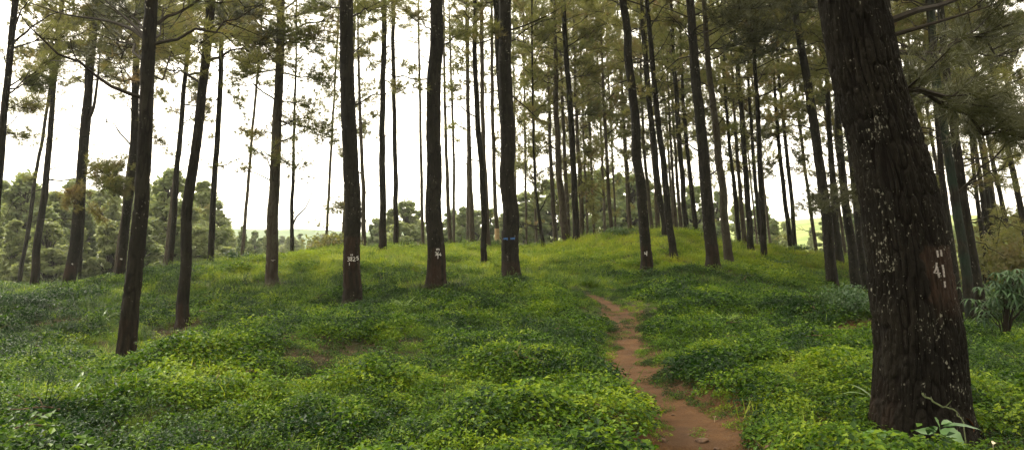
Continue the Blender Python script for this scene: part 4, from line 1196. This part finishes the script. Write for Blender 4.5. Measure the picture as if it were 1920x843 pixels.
bush('bush', 445, 492, 33.5, .55, .8, 500, .07, 'small upright leafy bush on the yellow crest between slim pine and grey pine', seed=5, nl=6)
bush('bush', 1490, 478, 38, .7, .5, 700, .06, 'small bush at the foot of the two leaning pines by the clearing', seed=6)
bush('bush', 1455, 420, 60, 2.4, 3.4, 2600, .17, 'round green bush in the bright clearing left of the two leaning pines', seed=7, mat=M_BROAD)
bush('bush', 1895, 475, 26, 2.0, 3.0, 3600, .10, 'yellow brown bushy thicket at the right edge above the palmate shrub', seed=8, mat=M_NEEDLE)
bush('bush', 1448, 500, 30, .6, .3, 600, .05, 'low dark bush on right crest slope below the clearing', seed=9)
bush('bush', 1170, 440, 34.5, 1.0, .5, 1400, .06, 'leafy dark bush on top of the mound left of the white squiggle pine', seed=12)
bush('bush', 1700, 560, 24, 1.4, 1.3, 2500, .07, 'green thicket half hidden behind the huge near trunk', seed=13)

# palmate shrub at right: stalks carrying whorls of long drooping leaflets
def palmate(px, py, d, H, seed, label, nst=14):
    x = P(px, py, d)[0]; gz = float(height(x, d)) - .03
    r = np.random.default_rng(seed)
    root = bpy.data.objects.new('palmate_shrub', None); link(root); root.location = (x, d, gz)
    tag(root, label, 'shrub')
    st, lf = MB(), MB()
    for i in range(nst):
        a = r.uniform(0, 6.28); q = r.uniform(.15, .75) * H * .45; h = H * r.uniform(.4, 1)
        c = np.array([math.cos(a) * q, math.sin(a) * q, h])
        st.tube(np.array([[0, 0, 0], c * [.3, .3, .6], c]), [.018, .012, .006], 5, 0)
        for k in range(r.integers(5, 9)):
            hub = c + r.normal(0, .13, 3)
            st.tube(np.array([c * [1, 1, .9], hub]), [.005, .003], 3, 0)
            for y0 in np.linspace(0, 6.28, 8)[:-1]:
                blade(lf, hub, y0 + r.uniform(-.3, .3), r.uniform(.14, .24), .035, r.uniform(-.1, .3), r.uniform(.8, 1.5), r)
    obj('stalks', st.mesh('stalks', [M_TWIG]), root)
    obj('leaves', lf.mesh('leaves', [M_SHRUB], smooth=False), root)
palmate(1885, 640, 13.5, 1.3, 21, 'dark shrub with drooping finger leaves at the right edge, tallest one', 20)
palmate(1850, 600, 19, 1.0, 23, 'smaller drooping leaved shrub left behind the tallest palmate shrub', 12)

# seedling with big oval leaves at the foot of the huge pine
def big_leaf_plant():
    d = 5.25
    b = P(1775, 850, d); gz = float(height(b[0], d))
    root = bpy.data.objects.new('broad_leaf_seedling', None); link(root); root.location = (b[0], d, gz)
    tag(root, 'seedling with large oval glossy leaves at the foot of the huge near trunk', 'plant')
    m = leaf_mat('glossy_leaf', (0.030, 0.080, 0.022), (0.060, 0.130, 0.040), (0.10, 0.19, 0.06), 0.35, .25, None, 9, spec=.5)
    base = np.array([b[0], d, gz])
    specs = [((1758, 800), (1738, 808), (1716, 806), .055), ((1762, 800), (1757, 790), (1752, 782), .05), ((1764, 806), (1785, 815), (1808, 838), .115), ((1768, 799), (1800, 796), (1840, 806), .035),
             ((1765, 795), (1776, 790), (1786, 792), .04), ((1648, 812), (1630, 808), (1602, 816), .04), ((1650, 815), (1640, 822), (1612, 838), .05)]
    stem = MB()
    top = P(1762, 803, d) - base
    stem.tube(np.array([[0, 0, -.03], top * [.4, 1, .5], top]), [.006, .005, .004], 6, 0)
    t2 = P(1650, 814, 5.3) - base; f2 = P(1652, 850, 5.3) - base; f2[2] = float(height(f2[0] + base[0], 5.3)) - gz - .03
    obj('stem', stem.mesh('stem', [m]), root)
    for k, (a, mid, e, w) in enumerate(specs):
        if k >= 5: continue
        dd = [0, -.05, -.12, -.03, .03][k]
        A, Mi, E = P(*a, d) - base, P(*mid, d + dd * .6) - base, P(*e, d + dd) - base
        if k == 2: A = P(1762, 806, d) - base
        s = np.linspace(0, 1, 12)[:, None]
        c = (1 - s) ** 2 * A + 2 * s * (1 - s) * (2 * Mi - (A + E) / 2) + s ** 2 * E
        ax = E - A; ax /= np.linalg.norm(ax)
        up = np.array([0.1, -.75 if k in (0, 1, 2) else -.35, .75]); sd_ = np.cross(ax, up); sd_ /= np.linalg.norm(sd_)
        nrm = np.cross(sd_, ax)
        wd = w * np.sin(np.pi * np.clip(s[:, 0] ** .85, 0.01, .995)) ** .7
        rows = []
        for q in (-1, -.5, 0, .5, 1):
            rip = 0.05 * w * np.sin(s[:, 0] * 22) * abs(q)
            rows.append(c + sd_ * (wd * q * .5)[:, None] + nrm * (abs(q) * wd * .12 + rip)[:, None])
        V = np.concatenate(rows); m_ = 12
        i = (np.arange(4)[:, None] * m_ + np.arange(m_ - 1)[None, :]).ravel()
        mb = MB(); mb.add(V, np.stack([i, i + 1, i + 1 + m_, i + m_], -1), 0)
        obj('leaf', mb.mesh('leaf', [m]), root)
    # second seedling, left side of the foot
    r2 = bpy.data.objects.new('broad_leaf_seedling', None); link(r2); b2 = P(1655, 850, 5.3); g2 = float(height(b2[0], 5.3)); r2.location = (b2[0], 5.3, g2)
    tag(r2, 'small seedling with dull oval leaves left of the huge trunk foot', 'plant')
    st2 = MB(); hub = P(1655, 815, 5.3) - np.array([b2[0], 5.3, g2]); st2.tube(np.array([[0, 0, -.03], hub]), [.005, .003], 5, 0)
    obj('stem', st2.mesh('stem', [m]), r2)
    rr_ = np.random.default_rng(4)
    for yaw in (3.3, 2.6, 4.2, -1.0, -.2, 1.2):
        mb = MB(); blade(mb, hub, yaw, rr_.uniform(.12, .19), .055, .5, 1.1, rr_, nseg=9)
        obj('leaf', mb.mesh('leaf', [m]), r2)
big_leaf_plant()

# fallen mossy twig against the trunk, orange and pale dead leaves
def stick(name, pts, rad, label, mat, cat='stick'):
    K = np.array([P(*p) for p in pts]); q = np.linspace(0, 1, 18); s = np.linspace(0, 1, len(K))
    c = np.stack([np.interp(q, s, K[:, k]) for k in range(3)], 1)
    c += np.random.default_rng(3).normal(0, rad * .5, c.shape)
    mb = MB(); mb.tube(c - K[0], rad * (1 - .5 * q), 7, 0)
    mb.tube(np.array([c[8], c[8] + [.03, -.02, .05]]) - K[0], [rad * .5, rad * .3], 5, 0)
    o = obj(name, mb.mesh(name, [mat]), None, K[0], label, cat)
    return o
M_MOSSY = plain_mat('mossy_wood', (0.03, 0.04, 0.015), (0.09, 0.11, 0.045), .9, 40)
stick('fallen_twig', [(1726, 736, 5.52), (1745, 748, 5.46), (1765, 762, 5.42), (1790, 768, 5.38), (1806, 786, 5.34), (1812, 832, 5.2)], .008, 'mossy broken twig propped against the foot of the huge near trunk', M_MOSSY)
def dead_leaf(px, py, d, L_, w, mat, label, rise=.9):
    mb = MB(); r = np.random.default_rng(int(px))
    blade(mb, (0, 0, 0), r.uniform(0, 3), L_, w, rise, 1.0, r, nseg=8, fold=.25)
    x = P(px, py, d)
    gz = float(height(x[0], d))
    mb.tube(np.array([[0, 0, 0], [0, 0, min(gz - x[2], -.01)]]), .0018, 4, 0)
    obj('dead_leaf', mb.mesh('dead_leaf', [mat]), None, x, label, 'leaf')
dead_leaf(1826, 800, 5.6, .12, .07, plain_mat('orange_leaf', (.32, .09, .03), (.45, .16, .06), .7, 20), 'orange dead leaf standing in the weeds right of the huge trunk foot', 1.2)
dead_leaf(1862, 832, 5.3, .10, .05, plain_mat('pale_leaf', (.5, .42, .28), (.62, .56, .42), .7, 20), 'pale dry leaf lying in the weeds right of the orange leaf', .3)
dead_leaf(1340, 781, 6.6, .05, .035, plain_mat('straw_leaf', (.5, .42, .28), (.6, .5, .36), .7, 20), 'tiny pale leaf lying on the red path', .1)

# long leaved and ferny plants that stand out of the ground cover
M_LILY = leaf_mat('long_leaf', (0.05, 0.10, 0.03), (0.09, 0.16, 0.05), (0.15, 0.22, 0.08), .4, .3, None, 2)
M_FERN = leaf_mat('fern_leaf', (0.07, 0.15, 0.03), (0.12, 0.22, 0.045), (0.2, 0.3, 0.07), .5, .4, None, 2)
def longleaf(px, py, d, L_, n, w, label, seed, mat=M_LILY):
    x = P(px, py, d)[0]; gz = float(height(x, d))
    r = np.random.default_rng(seed); mb = MB()
    for k in range(n):
        blade(mb, (0, 0, 0), r.uniform(0, 6.28), L_ * r.uniform(.7, 1.1), w, r.uniform(1.0, 1.45), r.uniform(1.0, 2.1), r, nseg=8)
    obj('long_leaved_plant', mb.mesh('long_leaved_plant', [mat]), None, (x, d, gz), label, 'plant')
longleaf(150, 735, 8.2, .34, 6, .028, 'plant with pale arching strap leaves in the lower left weeds', 1)
longleaf(135, 785, 7.0, .26, 5, .025, 'smaller strap leaved plant below the arching one at lower left', 2)
longleaf(190, 595, 17, .55, 9, .04, 'grassy plant with pale blades in the left hollow', 3)
longleaf(440, 650, 10.4, .45, 6, .04, 'strap leaved plant on top of the leafy mound left of centre', 4)
longleaf(1652, 720, 6.6, .4, 5, .05, 'bright strap leaf plant beside the left flank of the huge trunk', 5)
longleaf(1240, 600, 13.5, .3, 6, .03, 'pale strap leaved tuft left beside the upper path', 6)
def fern(px, py, d, L_, n, label, seed):
    x = P(px, py, d)[0]; gz = float(height(x, d))
    r = np.random.default_rng(seed); mb = MB()
    for k in range(n):
        yaw = k * 6.28 / n + r.uniform(-.3, .3); el0, cu = r.uniform(.9, 1.3), r.uniform(.7, 1.3)
        s = np.linspace(0, 1, 15); el = el0 - cu * s
        dx = np.cumsum(np.r_[0, np.cos(el[1:])]) * L_ / 14; dz = np.cumsum(np.r_[0, np.sin(el[1:])]) * L_ / 14
        mid = np.stack([math.cos(yaw) * dx, math.sin(yaw) * dx, dz], 1)
        mb.tube(mid, .003, 3, 0)
        for i in range(2, 15):
            l = .26 * L_ * math.sin(math.pi * min(1, s[i] * .9 + .12))
            for sg in (1, -1):
                blade(mb, mid[i], yaw + sg * 1.2, l, .2 * l + .006, el[i] * .3, .4, r, nseg=3, fold=.05)
    obj('fern', mb.mesh('fern', [M_FERN]), None, (x, d, gz), label, 'fern')
fern(756, 588, 15.0, .42, 6, 'bright pale green fern below the gap between the two numbered pines', 1)
fern(672, 600, 14.0, .3, 5, 'small fern just below the foot of the pine numbered 3825', 2)
fern(1080, 700, 8.6, .34, 6, 'yellow green fern in the weeds left of the path bend', 3)
fern(1365, 610, 13.2, .4, 6, 'arching fern among the weeds right of the upper path', 4)
fern(1352, 600, 14.2, .3, 5, 'smaller fern just left behind the arching fern right of the path', 6)

# stones and clods on the path
r = np.random.default_rng(12)
def stone(px, py, d, s, label, seed):
    rr_ = np.random.default_rng(seed)
    import bmesh
    bm = bmesh.new(); bmesh.ops.create_icosphere(bm, subdivisions=3, radius=1)
    for v in bm.verts:
        k = 1 + .35 * (float(vnoise(v.co.x * 1.5 + seed, v.co.y * 1.5, v.co.z * 1.5, seed=2)) - .5) * 2
        v.co = Vector((v.co.x * s * k, v.co.y * s * .8 * k, v.co.z * s * .5 * k))
    me = bpy.data.meshes.new('stone'); bm.to_mesh(me); bm.free(); me.materials.append(M_CLOD)
    for p in me.polygons: p.use_smooth = True
    x = P(px, py, d)[0]
    obj('stone', me, None, (x, d, float(height(x, d)) + .02 + s * .12), label, 'stone')
M_CLOD = plain_mat('earth_clod', (.05, .03, .02), (.12, .07, .04), .95, 30, .5)
stone(1315, 812, 6.0, .055, 'dark earth clod on the step at the bottom of the path', 1)
stone(1240, 820, 5.95, .04, 'small dark clod at the left end of the path step', 2)
stone(1225, 733, 7.5, .03, 'small stone at the left side of the path bend', 3)
stone(1290, 800, 6.2, .022, 'tiny stone just above the path step, right of its middle', 5)
stone(1262, 765, 6.9, .02, 'tiny stone on the left half of the path above the step', 6)
stone(1345, 830, 5.8, .025, 'small flat stone at the right side of the path below the step', 7)
stone(1178, 690, 9.0, .03, 'small stone near the middle of the path', 4)

# ------------------------------------------------------------------ ground cover
proto = bpy.data.collections.new('ground_cover_pieces')
def herb(seed, n, rad, hmax, leaf, stems=True):
    r = np.random.default_rng(seed); mb = MB()
    a = r.uniform(0, 6.28, n); q = rad * np.sqrt(r.uniform(0, 1, n))
    z = hmax * (1 - (q / rad) ** 2 * .75) * (1 - .75 * r.uniform(0, 1, n) ** 2.0)
    c = np.stack([np.cos(a) * q, np.sin(a) * q, z], 1)
    # leaf = folded diamond: 4 corner points + fold
    az = a + r.normal(0, 1.1, n); el = r.normal(-.12, .38, n)
    u = np.stack([np.cos(az) * np.cos(el), np.sin(az) * np.cos(el), np.sin(el)], 1)
    sd_ = np.stack([-np.sin(az), np.cos(az), r.normal(0, .35, n)], 1); sd_ /= np.linalg.norm(sd_, axis=1)[:, None]
    up = np.cross(u, sd_)
    s = leaf * r.uniform(.55, 1.3, n)[:, None]
    A = c; M1 = c + u * s * .42 + sd_ * s * .33 + up * s * .10; T_ = c + u * s - up * s * .12; M2 = c + u * s * .42 - sd_ * s * .33 + up * s * .10
    V = np.stack([A, M1, T_, M2], 1).reshape(-1, 3)
    i = np.arange(n) * 4
    mb.add(V, np.concatenate([np.stack([i, i + 1, i + 2], 1), np.stack([i, i + 2, i + 3], 1)]), 0)
    return mb
def grass(seed, n, rad, L_, w, curl=1.2):
    r = np.random.default_rng(seed); mb = MB()
    for k in range(n):
        a = r.uniform(0, 6.28); q = rad * math.sqrt(r.uniform(0, 1))
        blade(mb, (math.cos(a) * q, math.sin(a) * q, -.02), r.uniform(0, 6.28), L_ * r.uniform(.5, 1.15), w, r.uniform(.8, 1.5), r.uniform(.3, curl), r, nseg=3, fold=.1)
    return mb
def dry(seed, n, rad):
    r = np.random.default_rng(seed); mb = MB()
    for k in range(n):
        a = r.uniform(0, 6.28); q = rad * math.sqrt(r.uniform(0, 1)); p = np.array([math.cos(a) * q, math.sin(a) * q, 0])
        d_ = r.normal(0, 1, 3) * [1, 1, .5]; d_[2] = abs(d_[2]); d_ /= np.linalg.norm(d_)
        l = r.uniform(.06, .2)
        mb.tube(np.array([p, p + d_ * l * .5 + r.normal(0, .01, 3), p + d_ * l]), [.0022, .0018, .001], 3, 0)
        if r.random() < .5: blade(mb, p + d_ * l * .7, r.uniform(0, 6.28), .05, .022, .3, 1.2, r, nseg=2)
    return mb
def reg(mb, nm, mat):
    o = bpy.data.objects.new(nm, mb.mesh(nm, [mat], smooth=False)); proto.objects.link(o)
# collection order is alphabetical
for k in range(4): reg(herb(500 + k, 300, .25, .15 + .02 * k, .035), 'a%d_herb_fine' % k, M_HERB)
for k in range(3): reg(herb(520 + k, 210, .27, .19 + .03 * k, .047), 'b%d_herb_broad' % k, M_HERB)
for k in range(3): reg(grass(540 + k, 60, .16, .24, .008), 'c%d_grass' % k, M_GRASS)
for k in range(2): reg(dry(560 + k, 80, .24), 'd%d_dry' % k, M_DRY)
for k in range(2): reg(herb(570 + k, 150, .30, .20, .046), 'e%d_herb_large' % k, M_HERB)

def sprig(seed, n, H):
    r = np.random.default_rng(seed); mb = MB()
    for k in range(n):
        a = r.uniform(0, 6.28); q = r.uniform(0, .2); p = np.array([math.cos(a) * q, math.sin(a) * q, 0]); d_ = np.array([r.normal(0, .35), r.normal(0, .35), 1.0]); h = H * r.uniform(.5, 1.1)
        mb.tube(np.array([p, p + d_ * h * .5, p + d_ * h]), [.003, .0025, .0015], 3, 0)
        for j in range(9):
            u = .25 + .75 * j / 8
            blade(mb, p + d_ * h * u, j * 2.4 + r.uniform(-.4, .4), r.uniform(.035, .06) * (1.2 - .5 * u), .02, r.uniform(.1, .8), 1.0, r, nseg=2)
    return mb
for k in range(2): reg(sprig(580 + k, 7, .27), 'f%d_sprig' % k, M_HERB)

def sticks(seed):
    r = np.random.default_rng(seed); mb = MB()
    a = r.uniform(0, 6.28); l = .32
    p = np.array([[math.cos(a) * l * (q - .5), math.sin(a) * l * (q - .5), .05 + .02 * math.sin(q * 5) + .05 * q] for q in np.linspace(0, 1, 6)])
    mb.tube(p, np.linspace(.007, .003, 6), 5, 0)
    mb.tube(np.array([p[2], p[2] + [.06, .05, .05], p[2] + [.10, .12, .07]]), [.003, .002, .001], 4, 0)
    return mb
for k in range(3): reg(sticks(590 + k), 'g%d_stick' % k, M_DRY)

def gn_scatter(name, X, Y, Z, idx, scl, tint, rot, label, cat):
    me = bpy.data.meshes.new(name)
    me.vertices.add(len(X)); me.vertices.foreach_set('co', np.stack([X, Y, Z], 1).astype(np.float32).ravel())
    for nm, ty, v in (('idx', 'INT', idx), ('scl', 'FLOAT', scl), ('tint', 'FLOAT', tint)):
        at = me.attributes.new(nm, ty, 'POINT'); at.data.foreach_set('value', np.asarray(v, np.int32 if ty == 'INT' else np.float32))
    at = me.attributes.new('rot', 'FLOAT_VECTOR', 'POINT'); at.data.foreach_set('vector', rot.astype(np.float32).ravel())
    o = obj(name, me, None, None, label, cat, kind='stuff')
    ng = bpy.data.node_groups.new(name + '_scatter', 'GeometryNodeTree')
    ng.interface.new_socket('Geometry', in_out='INPUT', socket_type='NodeSocketGeometry')
    ng.interface.new_socket('Geometry', in_out='OUTPUT', socket_type='NodeSocketGeometry')
    N, L = ng.nodes, ng.links
    gi, go = N.new('NodeGroupInput'), N.new('NodeGroupOutput')
    ip = N.new('GeometryNodeInstanceOnPoints'); ci = N.new('GeometryNodeCollectionInfo')
    ci.inputs['Collection'].default_value = proto; ci.inputs['Separate Children'].default_value = True; ci.inputs['Reset Children'].default_value = True
    def na(nm, dt):
        n = N.new('GeometryNodeInputNamedAttribute'); n.data_type = dt; n.inputs['Name'].default_value = nm
        return [s for s in n.outputs if s.enabled and s.name == 'Attribute'][0]
    L.new(gi.outputs[0], ip.inputs['Points']); L.new(ci.outputs[0], ip.inputs['Instance'])
    ip.inputs['Pick Instance'].default_value = True
    L.new(na('idx', 'INT'), ip.inputs['Instance Index'])
    L.new(na('rot', 'FLOAT_VECTOR'), ip.inputs['Rotation'])
    L.new(na('scl', 'FLOAT'), ip.inputs['Scale'])
    L.new(ip.outputs[0], go.inputs[0])
    md = o.modifiers.new('scatter', 'NODES'); md.node_group = ng
    return o

def scatter_points(r):
    xs, ys = [], []
    for y0, y1, dens in ((3.6, 9, 75), (9, 14, 60), (14, 22, 44), (22, 31, 32), (31, 46, 22)):
        half = 0.74 * y1 + 1.5
        n = int((y1 - y0) * 2 * half * dens)
        x = r.uniform(-half, half, n); y = r.uniform(y0, y1, n)
        k = np.abs(x) < 0.74 * y + 1.5
        xs.append(x[k]); ys.append(y[k])
    return np.concatenate(xs), np.concatenate(ys)
rg = np.random.default_rng(99)
X, Y = scatter_points(rg)
Z = height(X, Y)
PX, PY = proj(X, Y, Z)
pd = poly_dist(X, Y, PATH_W)
# path half width along its length (by depth)
hwp = np.interp(Y, [5, 6, 8, 10, 13, 16, 18, 21], [.27, .23, .18, .17, .19, .24, .25, .20])
edge = hwp * (0.8 + 0.5 * fbm(X * 1.6, Y * 1.6, seed=61, oct=3))
tuftn = fbm(X * 1.9, Y * 1.3, seed=63, oct=2)
on_path = (pd < edge) & ~((tuftn > 0.80) & (pd < edge) & (Y > 7))
mid_grass = (np.abs(pd) < .12) & (Y > 12) & (Y < 16.5) & (rg.random(len(X)) < .6)
on_path &= ~mid_grass
on_path |= (PX > 1192) & (PX < 1300) & (PY > 826) & (PY < 900)
on_path &= ~((PX > 1185) & (PX < 1325) & (PY > 806) & (PY < 822) & (rg.random(len(X)) < .8))
on_spur = poly_dist(X, Y, SPUR_W) < 0.33
tree_xy = np.array([t['base'][:2] for t in TREES]); tree_r = np.array([t['rr'][0] for t in TREES])
dt = np.min(np.hypot(X[:, None] - tree_xy[None, :, 0], Y[:, None] - tree_xy[None, :, 1]) - tree_r[None, :], axis=1)
keep = ~on_path & ~on_spur & (dt > -.01)
def blob(px, py, rx, ry): return np.exp(-((PX - px) / rx) ** 2 - ((PY - py) / ry) ** 2)
brown = np.clip(blob(580, 670, 90, 40) * .9 + blob(770, 655, 120, 28) * .9 + blob(350, 625, 60, 22) * 1.1 + blob(90, 590, 140, 35) * .55 + blob(400, 640, 80, 22) * .5 + blob(960, 520, 40, 9) * .6 +
                blob(215, 655, 90, 22) * .45 + blob(1370, 500, 60, 14) * .4 + blob(1420, 520, 50, 12) * .5 + blob(1900, 690, 40, 12) * .9 + blob(300, 770, 60, 20) * .3, 0, 1)
bn = fbm(X * .9, Y * .9, seed=71, oct=3)
isb = (brown * (0.55 + 1.2 * (bn - .35))) > .34
isb |= (dt < .45) & (rg.random(len(X)) < .6)
rnd = rg.random(len(X))
keep &= ~(isb & (rnd < .12))
xtra_dry = 0
gn_ = fbm(X * .45, Y * .45, seed=81, oct=3)
gz_ = np.clip(sstep(600, 500, PY) * .9 + blob(150, 660, 260, 60) * .7 + blob(400, 540, 260, 60) * .6 - sstep(1050, 1250, PX) * sstep(470, 520, PY) * .5, 0, 1)
isg = (gz_ * .75 + (gn_ - .5) * 1.6) > rg.uniform(.2, .75, len(X))
idx = np.where(rg.random(len(X)) < .62, rg.integers(0, 4, len(X)), rg.integers(4, 7, len(X)))
idx = np.where(isg, rg.integers(7, 10, len(X)), idx)
idx = np.where(isb & (rg.random(len(X)) < .7), rg.integers(10, 12, len(X)), idx)
idx = np.where((~isg) & (~isb) & (fbm(X * .7, Y * .7, seed=91, oct=2) > .60) & (rg.random(len(X)) < .3), rg.integers(12, 14, len(X)), idx)
sp = rg.random(len(X))
idx = np.where((idx < 7) & (rg.random(len(X)) < .5 * sstep(11, 20, Y)), rg.integers(12, 14, len(X)), idx)
idx = np.where((~isb) & (sp < .10), rg.integers(14, 16, len(X)), idx)
idx = np.where((~isb) & (sp > .80), rg.integers(7, 10, len(X)), idx)
idx = np.where((~isb) & (sp > .95), rg.integers(10, 12, len(X)), idx)
stk = (rg.random(len(X)) < .018)
idx = np.where(stk, rg.integers(16, 19, len(X)), idx)
mn = fbm(X / .7, Y / .5, seed=95, oct=2)
scl = (0.60 + 1.1 * np.clip(mn - .25, 0, 1)) * rg.uniform(.7, 1.3, len(X))
scl *= np.where(pd < edge + .3 + .5 * sstep(13, 16, Y), .5, 1.0)
scl *= np.interp(Y, [5, 12, 25, 45], [.92, 1.05, 1.3, 1.6])
scl = np.where((idx >= 10) & (idx < 12), scl * 1.0, scl)
scl = np.where(isb, scl * .75, scl)
ledge = (PX > 1190) & (PX < 1335) & (PY > 803) & (PY < 823)
# plant tint: yellow green banks and crest, with crest light painted in; hollows darker
tint = 0.34 + 0.34 * (fbm(X / 1.9, Y / 1.5, seed=101, oct=3) - .5) + 0.34 * (fbm(X / 6, Y / 4, seed=103, oct=2) - .5)
tint = tint + 0.34 * sstep(560, 470, PY) * sstep(250, 420, PX) - 0.30 * blob(60, 600, 190, 50) - .05 * blob(600, 620, 500, 55) - .07 * sstep(640, 760, PY) + .16 * blob(250, 640, 160, 40) - .10 * blob(650, 560, 200, 25) + .12 * blob(1450, 500, 120, 25)
tint = tint + 0.55 * (fbm(X / .55, Y / .4, seed=107, oct=2) - .5) + rg.normal(0, .15, len(X)) - .04
rot = np.stack([rg.normal(0, .13, len(X)), rg.normal(0, .13, len(X)), rg.uniform(0, 6.28, len(X))], 1)
Z = Z + np.where(idx >= 16, .06 * scl, 0)
def sub(mask, name, label, cat):
    gn_scatter(name, X[mask], Y[mask], Z[mask] - .015, idx[mask], scl[mask], tint[mask], rot[mask], label, cat)
herbs = keep & ((idx < 7) | ((idx >= 12) & (idx < 16))); grs = keep & (idx >= 7) & (idx < 10); drs = keep & (((idx >= 10) & (idx < 12)) | (idx >= 16))
# sparse crumbs of litter lying on the bare path and side path
pth = (on_path | on_spur) & (rg.random(len(X)) < .16)
idx2 = idx.copy(); idx2[pth] = rg.integers(10, 12, int(pth.sum())); scl2 = scl.copy(); scl2[pth] *= .35
idx = idx2; scl = scl2; drs = drs | pth
sub(herbs, 'leafy_ground_cover', 'dense small leaved green weeds carpeting the forest floor', 'ground cover')
sub(grs, 'grass', 'yellow green grass growing among the weeds, thickest near the crest', 'grass')
sub(drs, 'dry_litter', 'dry brown stems and dead leaves in the bare patches between weeds', 'litter')

# dark grass heaped at the foot of the pine numbered 364, small tufts at other feet
def foot_grass(key, n, L_, rad, label, mat=None):
    root, t = TREE_OBJ[key]
    r = np.random.default_rng(len(key) + n); mb = MB()
    for k in range(n):
        a = r.uniform(0, 6.28); q = t['rr'][5] * .9 + rad * r.uniform(0, 1) ** 1.5
        x, y = math.cos(a) * q, math.sin(a) * q
        z = float(height(t['base'][0] + x, t['base'][1] + y)) - t['gz']
        blade(mb, (x, y, z - .02), a + r.normal(0, 1.0), L_ * r.uniform(.5, 1.1), .016, r.uniform(1.0, 1.5), r.uniform(.5, 1.9), r, nseg=4)
    obj('grass_tuft', mb.mesh('grass_tuft', [mat or M_TUFT]), None, t['base'], label, 'grass')
M_TUFT = leaf_mat('dark_grass', (0.02, 0.035, 0.012), (0.045, 0.06, 0.022), (0.10, 0.10, 0.04), .5, .3, None, 2)
foot_grass('p', 900, .42, .38, 'dark shaggy grass heaped round the foot of the pine numbered 364')
foot_grass('i', 260, .3, .35, 'dark grass tuft round the foot of the grey barked pine')
foot_grass('as', 160, .3, .2, 'dark grass tuft at the foot of the straight pine on right crest slope')
foot_grass('w', 220, .22, .3, 'short dark grass round the foot of the blue banded pine')
foot_grass('c', 200, .3, .25, 'short grass round the foot of the far left forked pine')
foot_grass('k', 160, .22, .2, 'thin dark grass round the foot of the pine numbered 3825')

# ------------------------------------------------------------------ haze
def haze():
    x0, x1, y0, y1, z0, z1 = -905, 905, -125, 1005, float(GZ.min()) - 1, max(30.0, float(GZ.max()) + 3)
    V = [(x, y, z) for z in (z0, z1) for y in (y0, y1) for x in (x0, x1)]
    Fc = [(0, 2, 3, 1), (4, 5, 7, 6), (0, 1, 5, 4), (2, 6, 7, 3), (0, 4, 6, 2), (1, 3, 7, 5)]
    m, N, L = new_mat('haze')
    out = N.new('ShaderNodeOutputMaterial'); pv = N.new('ShaderNodeVolumePrincipled')
    pv.inputs['Color'].default_value = (0.96, 0.97, 0.93, 1); pv.inputs['Density'].default_value = 0.00038
    pv.inputs['Anisotropy'].default_value = 0.3
    L.new(pv.outputs[0], out.inputs['Volume'])
    obj('haze', mesh_np('haze', V, np.array(Fc), [m], smooth=False), None, kind='stuff', label='thin pale haze hanging in the air through the pine forest', cat='haze')
haze()
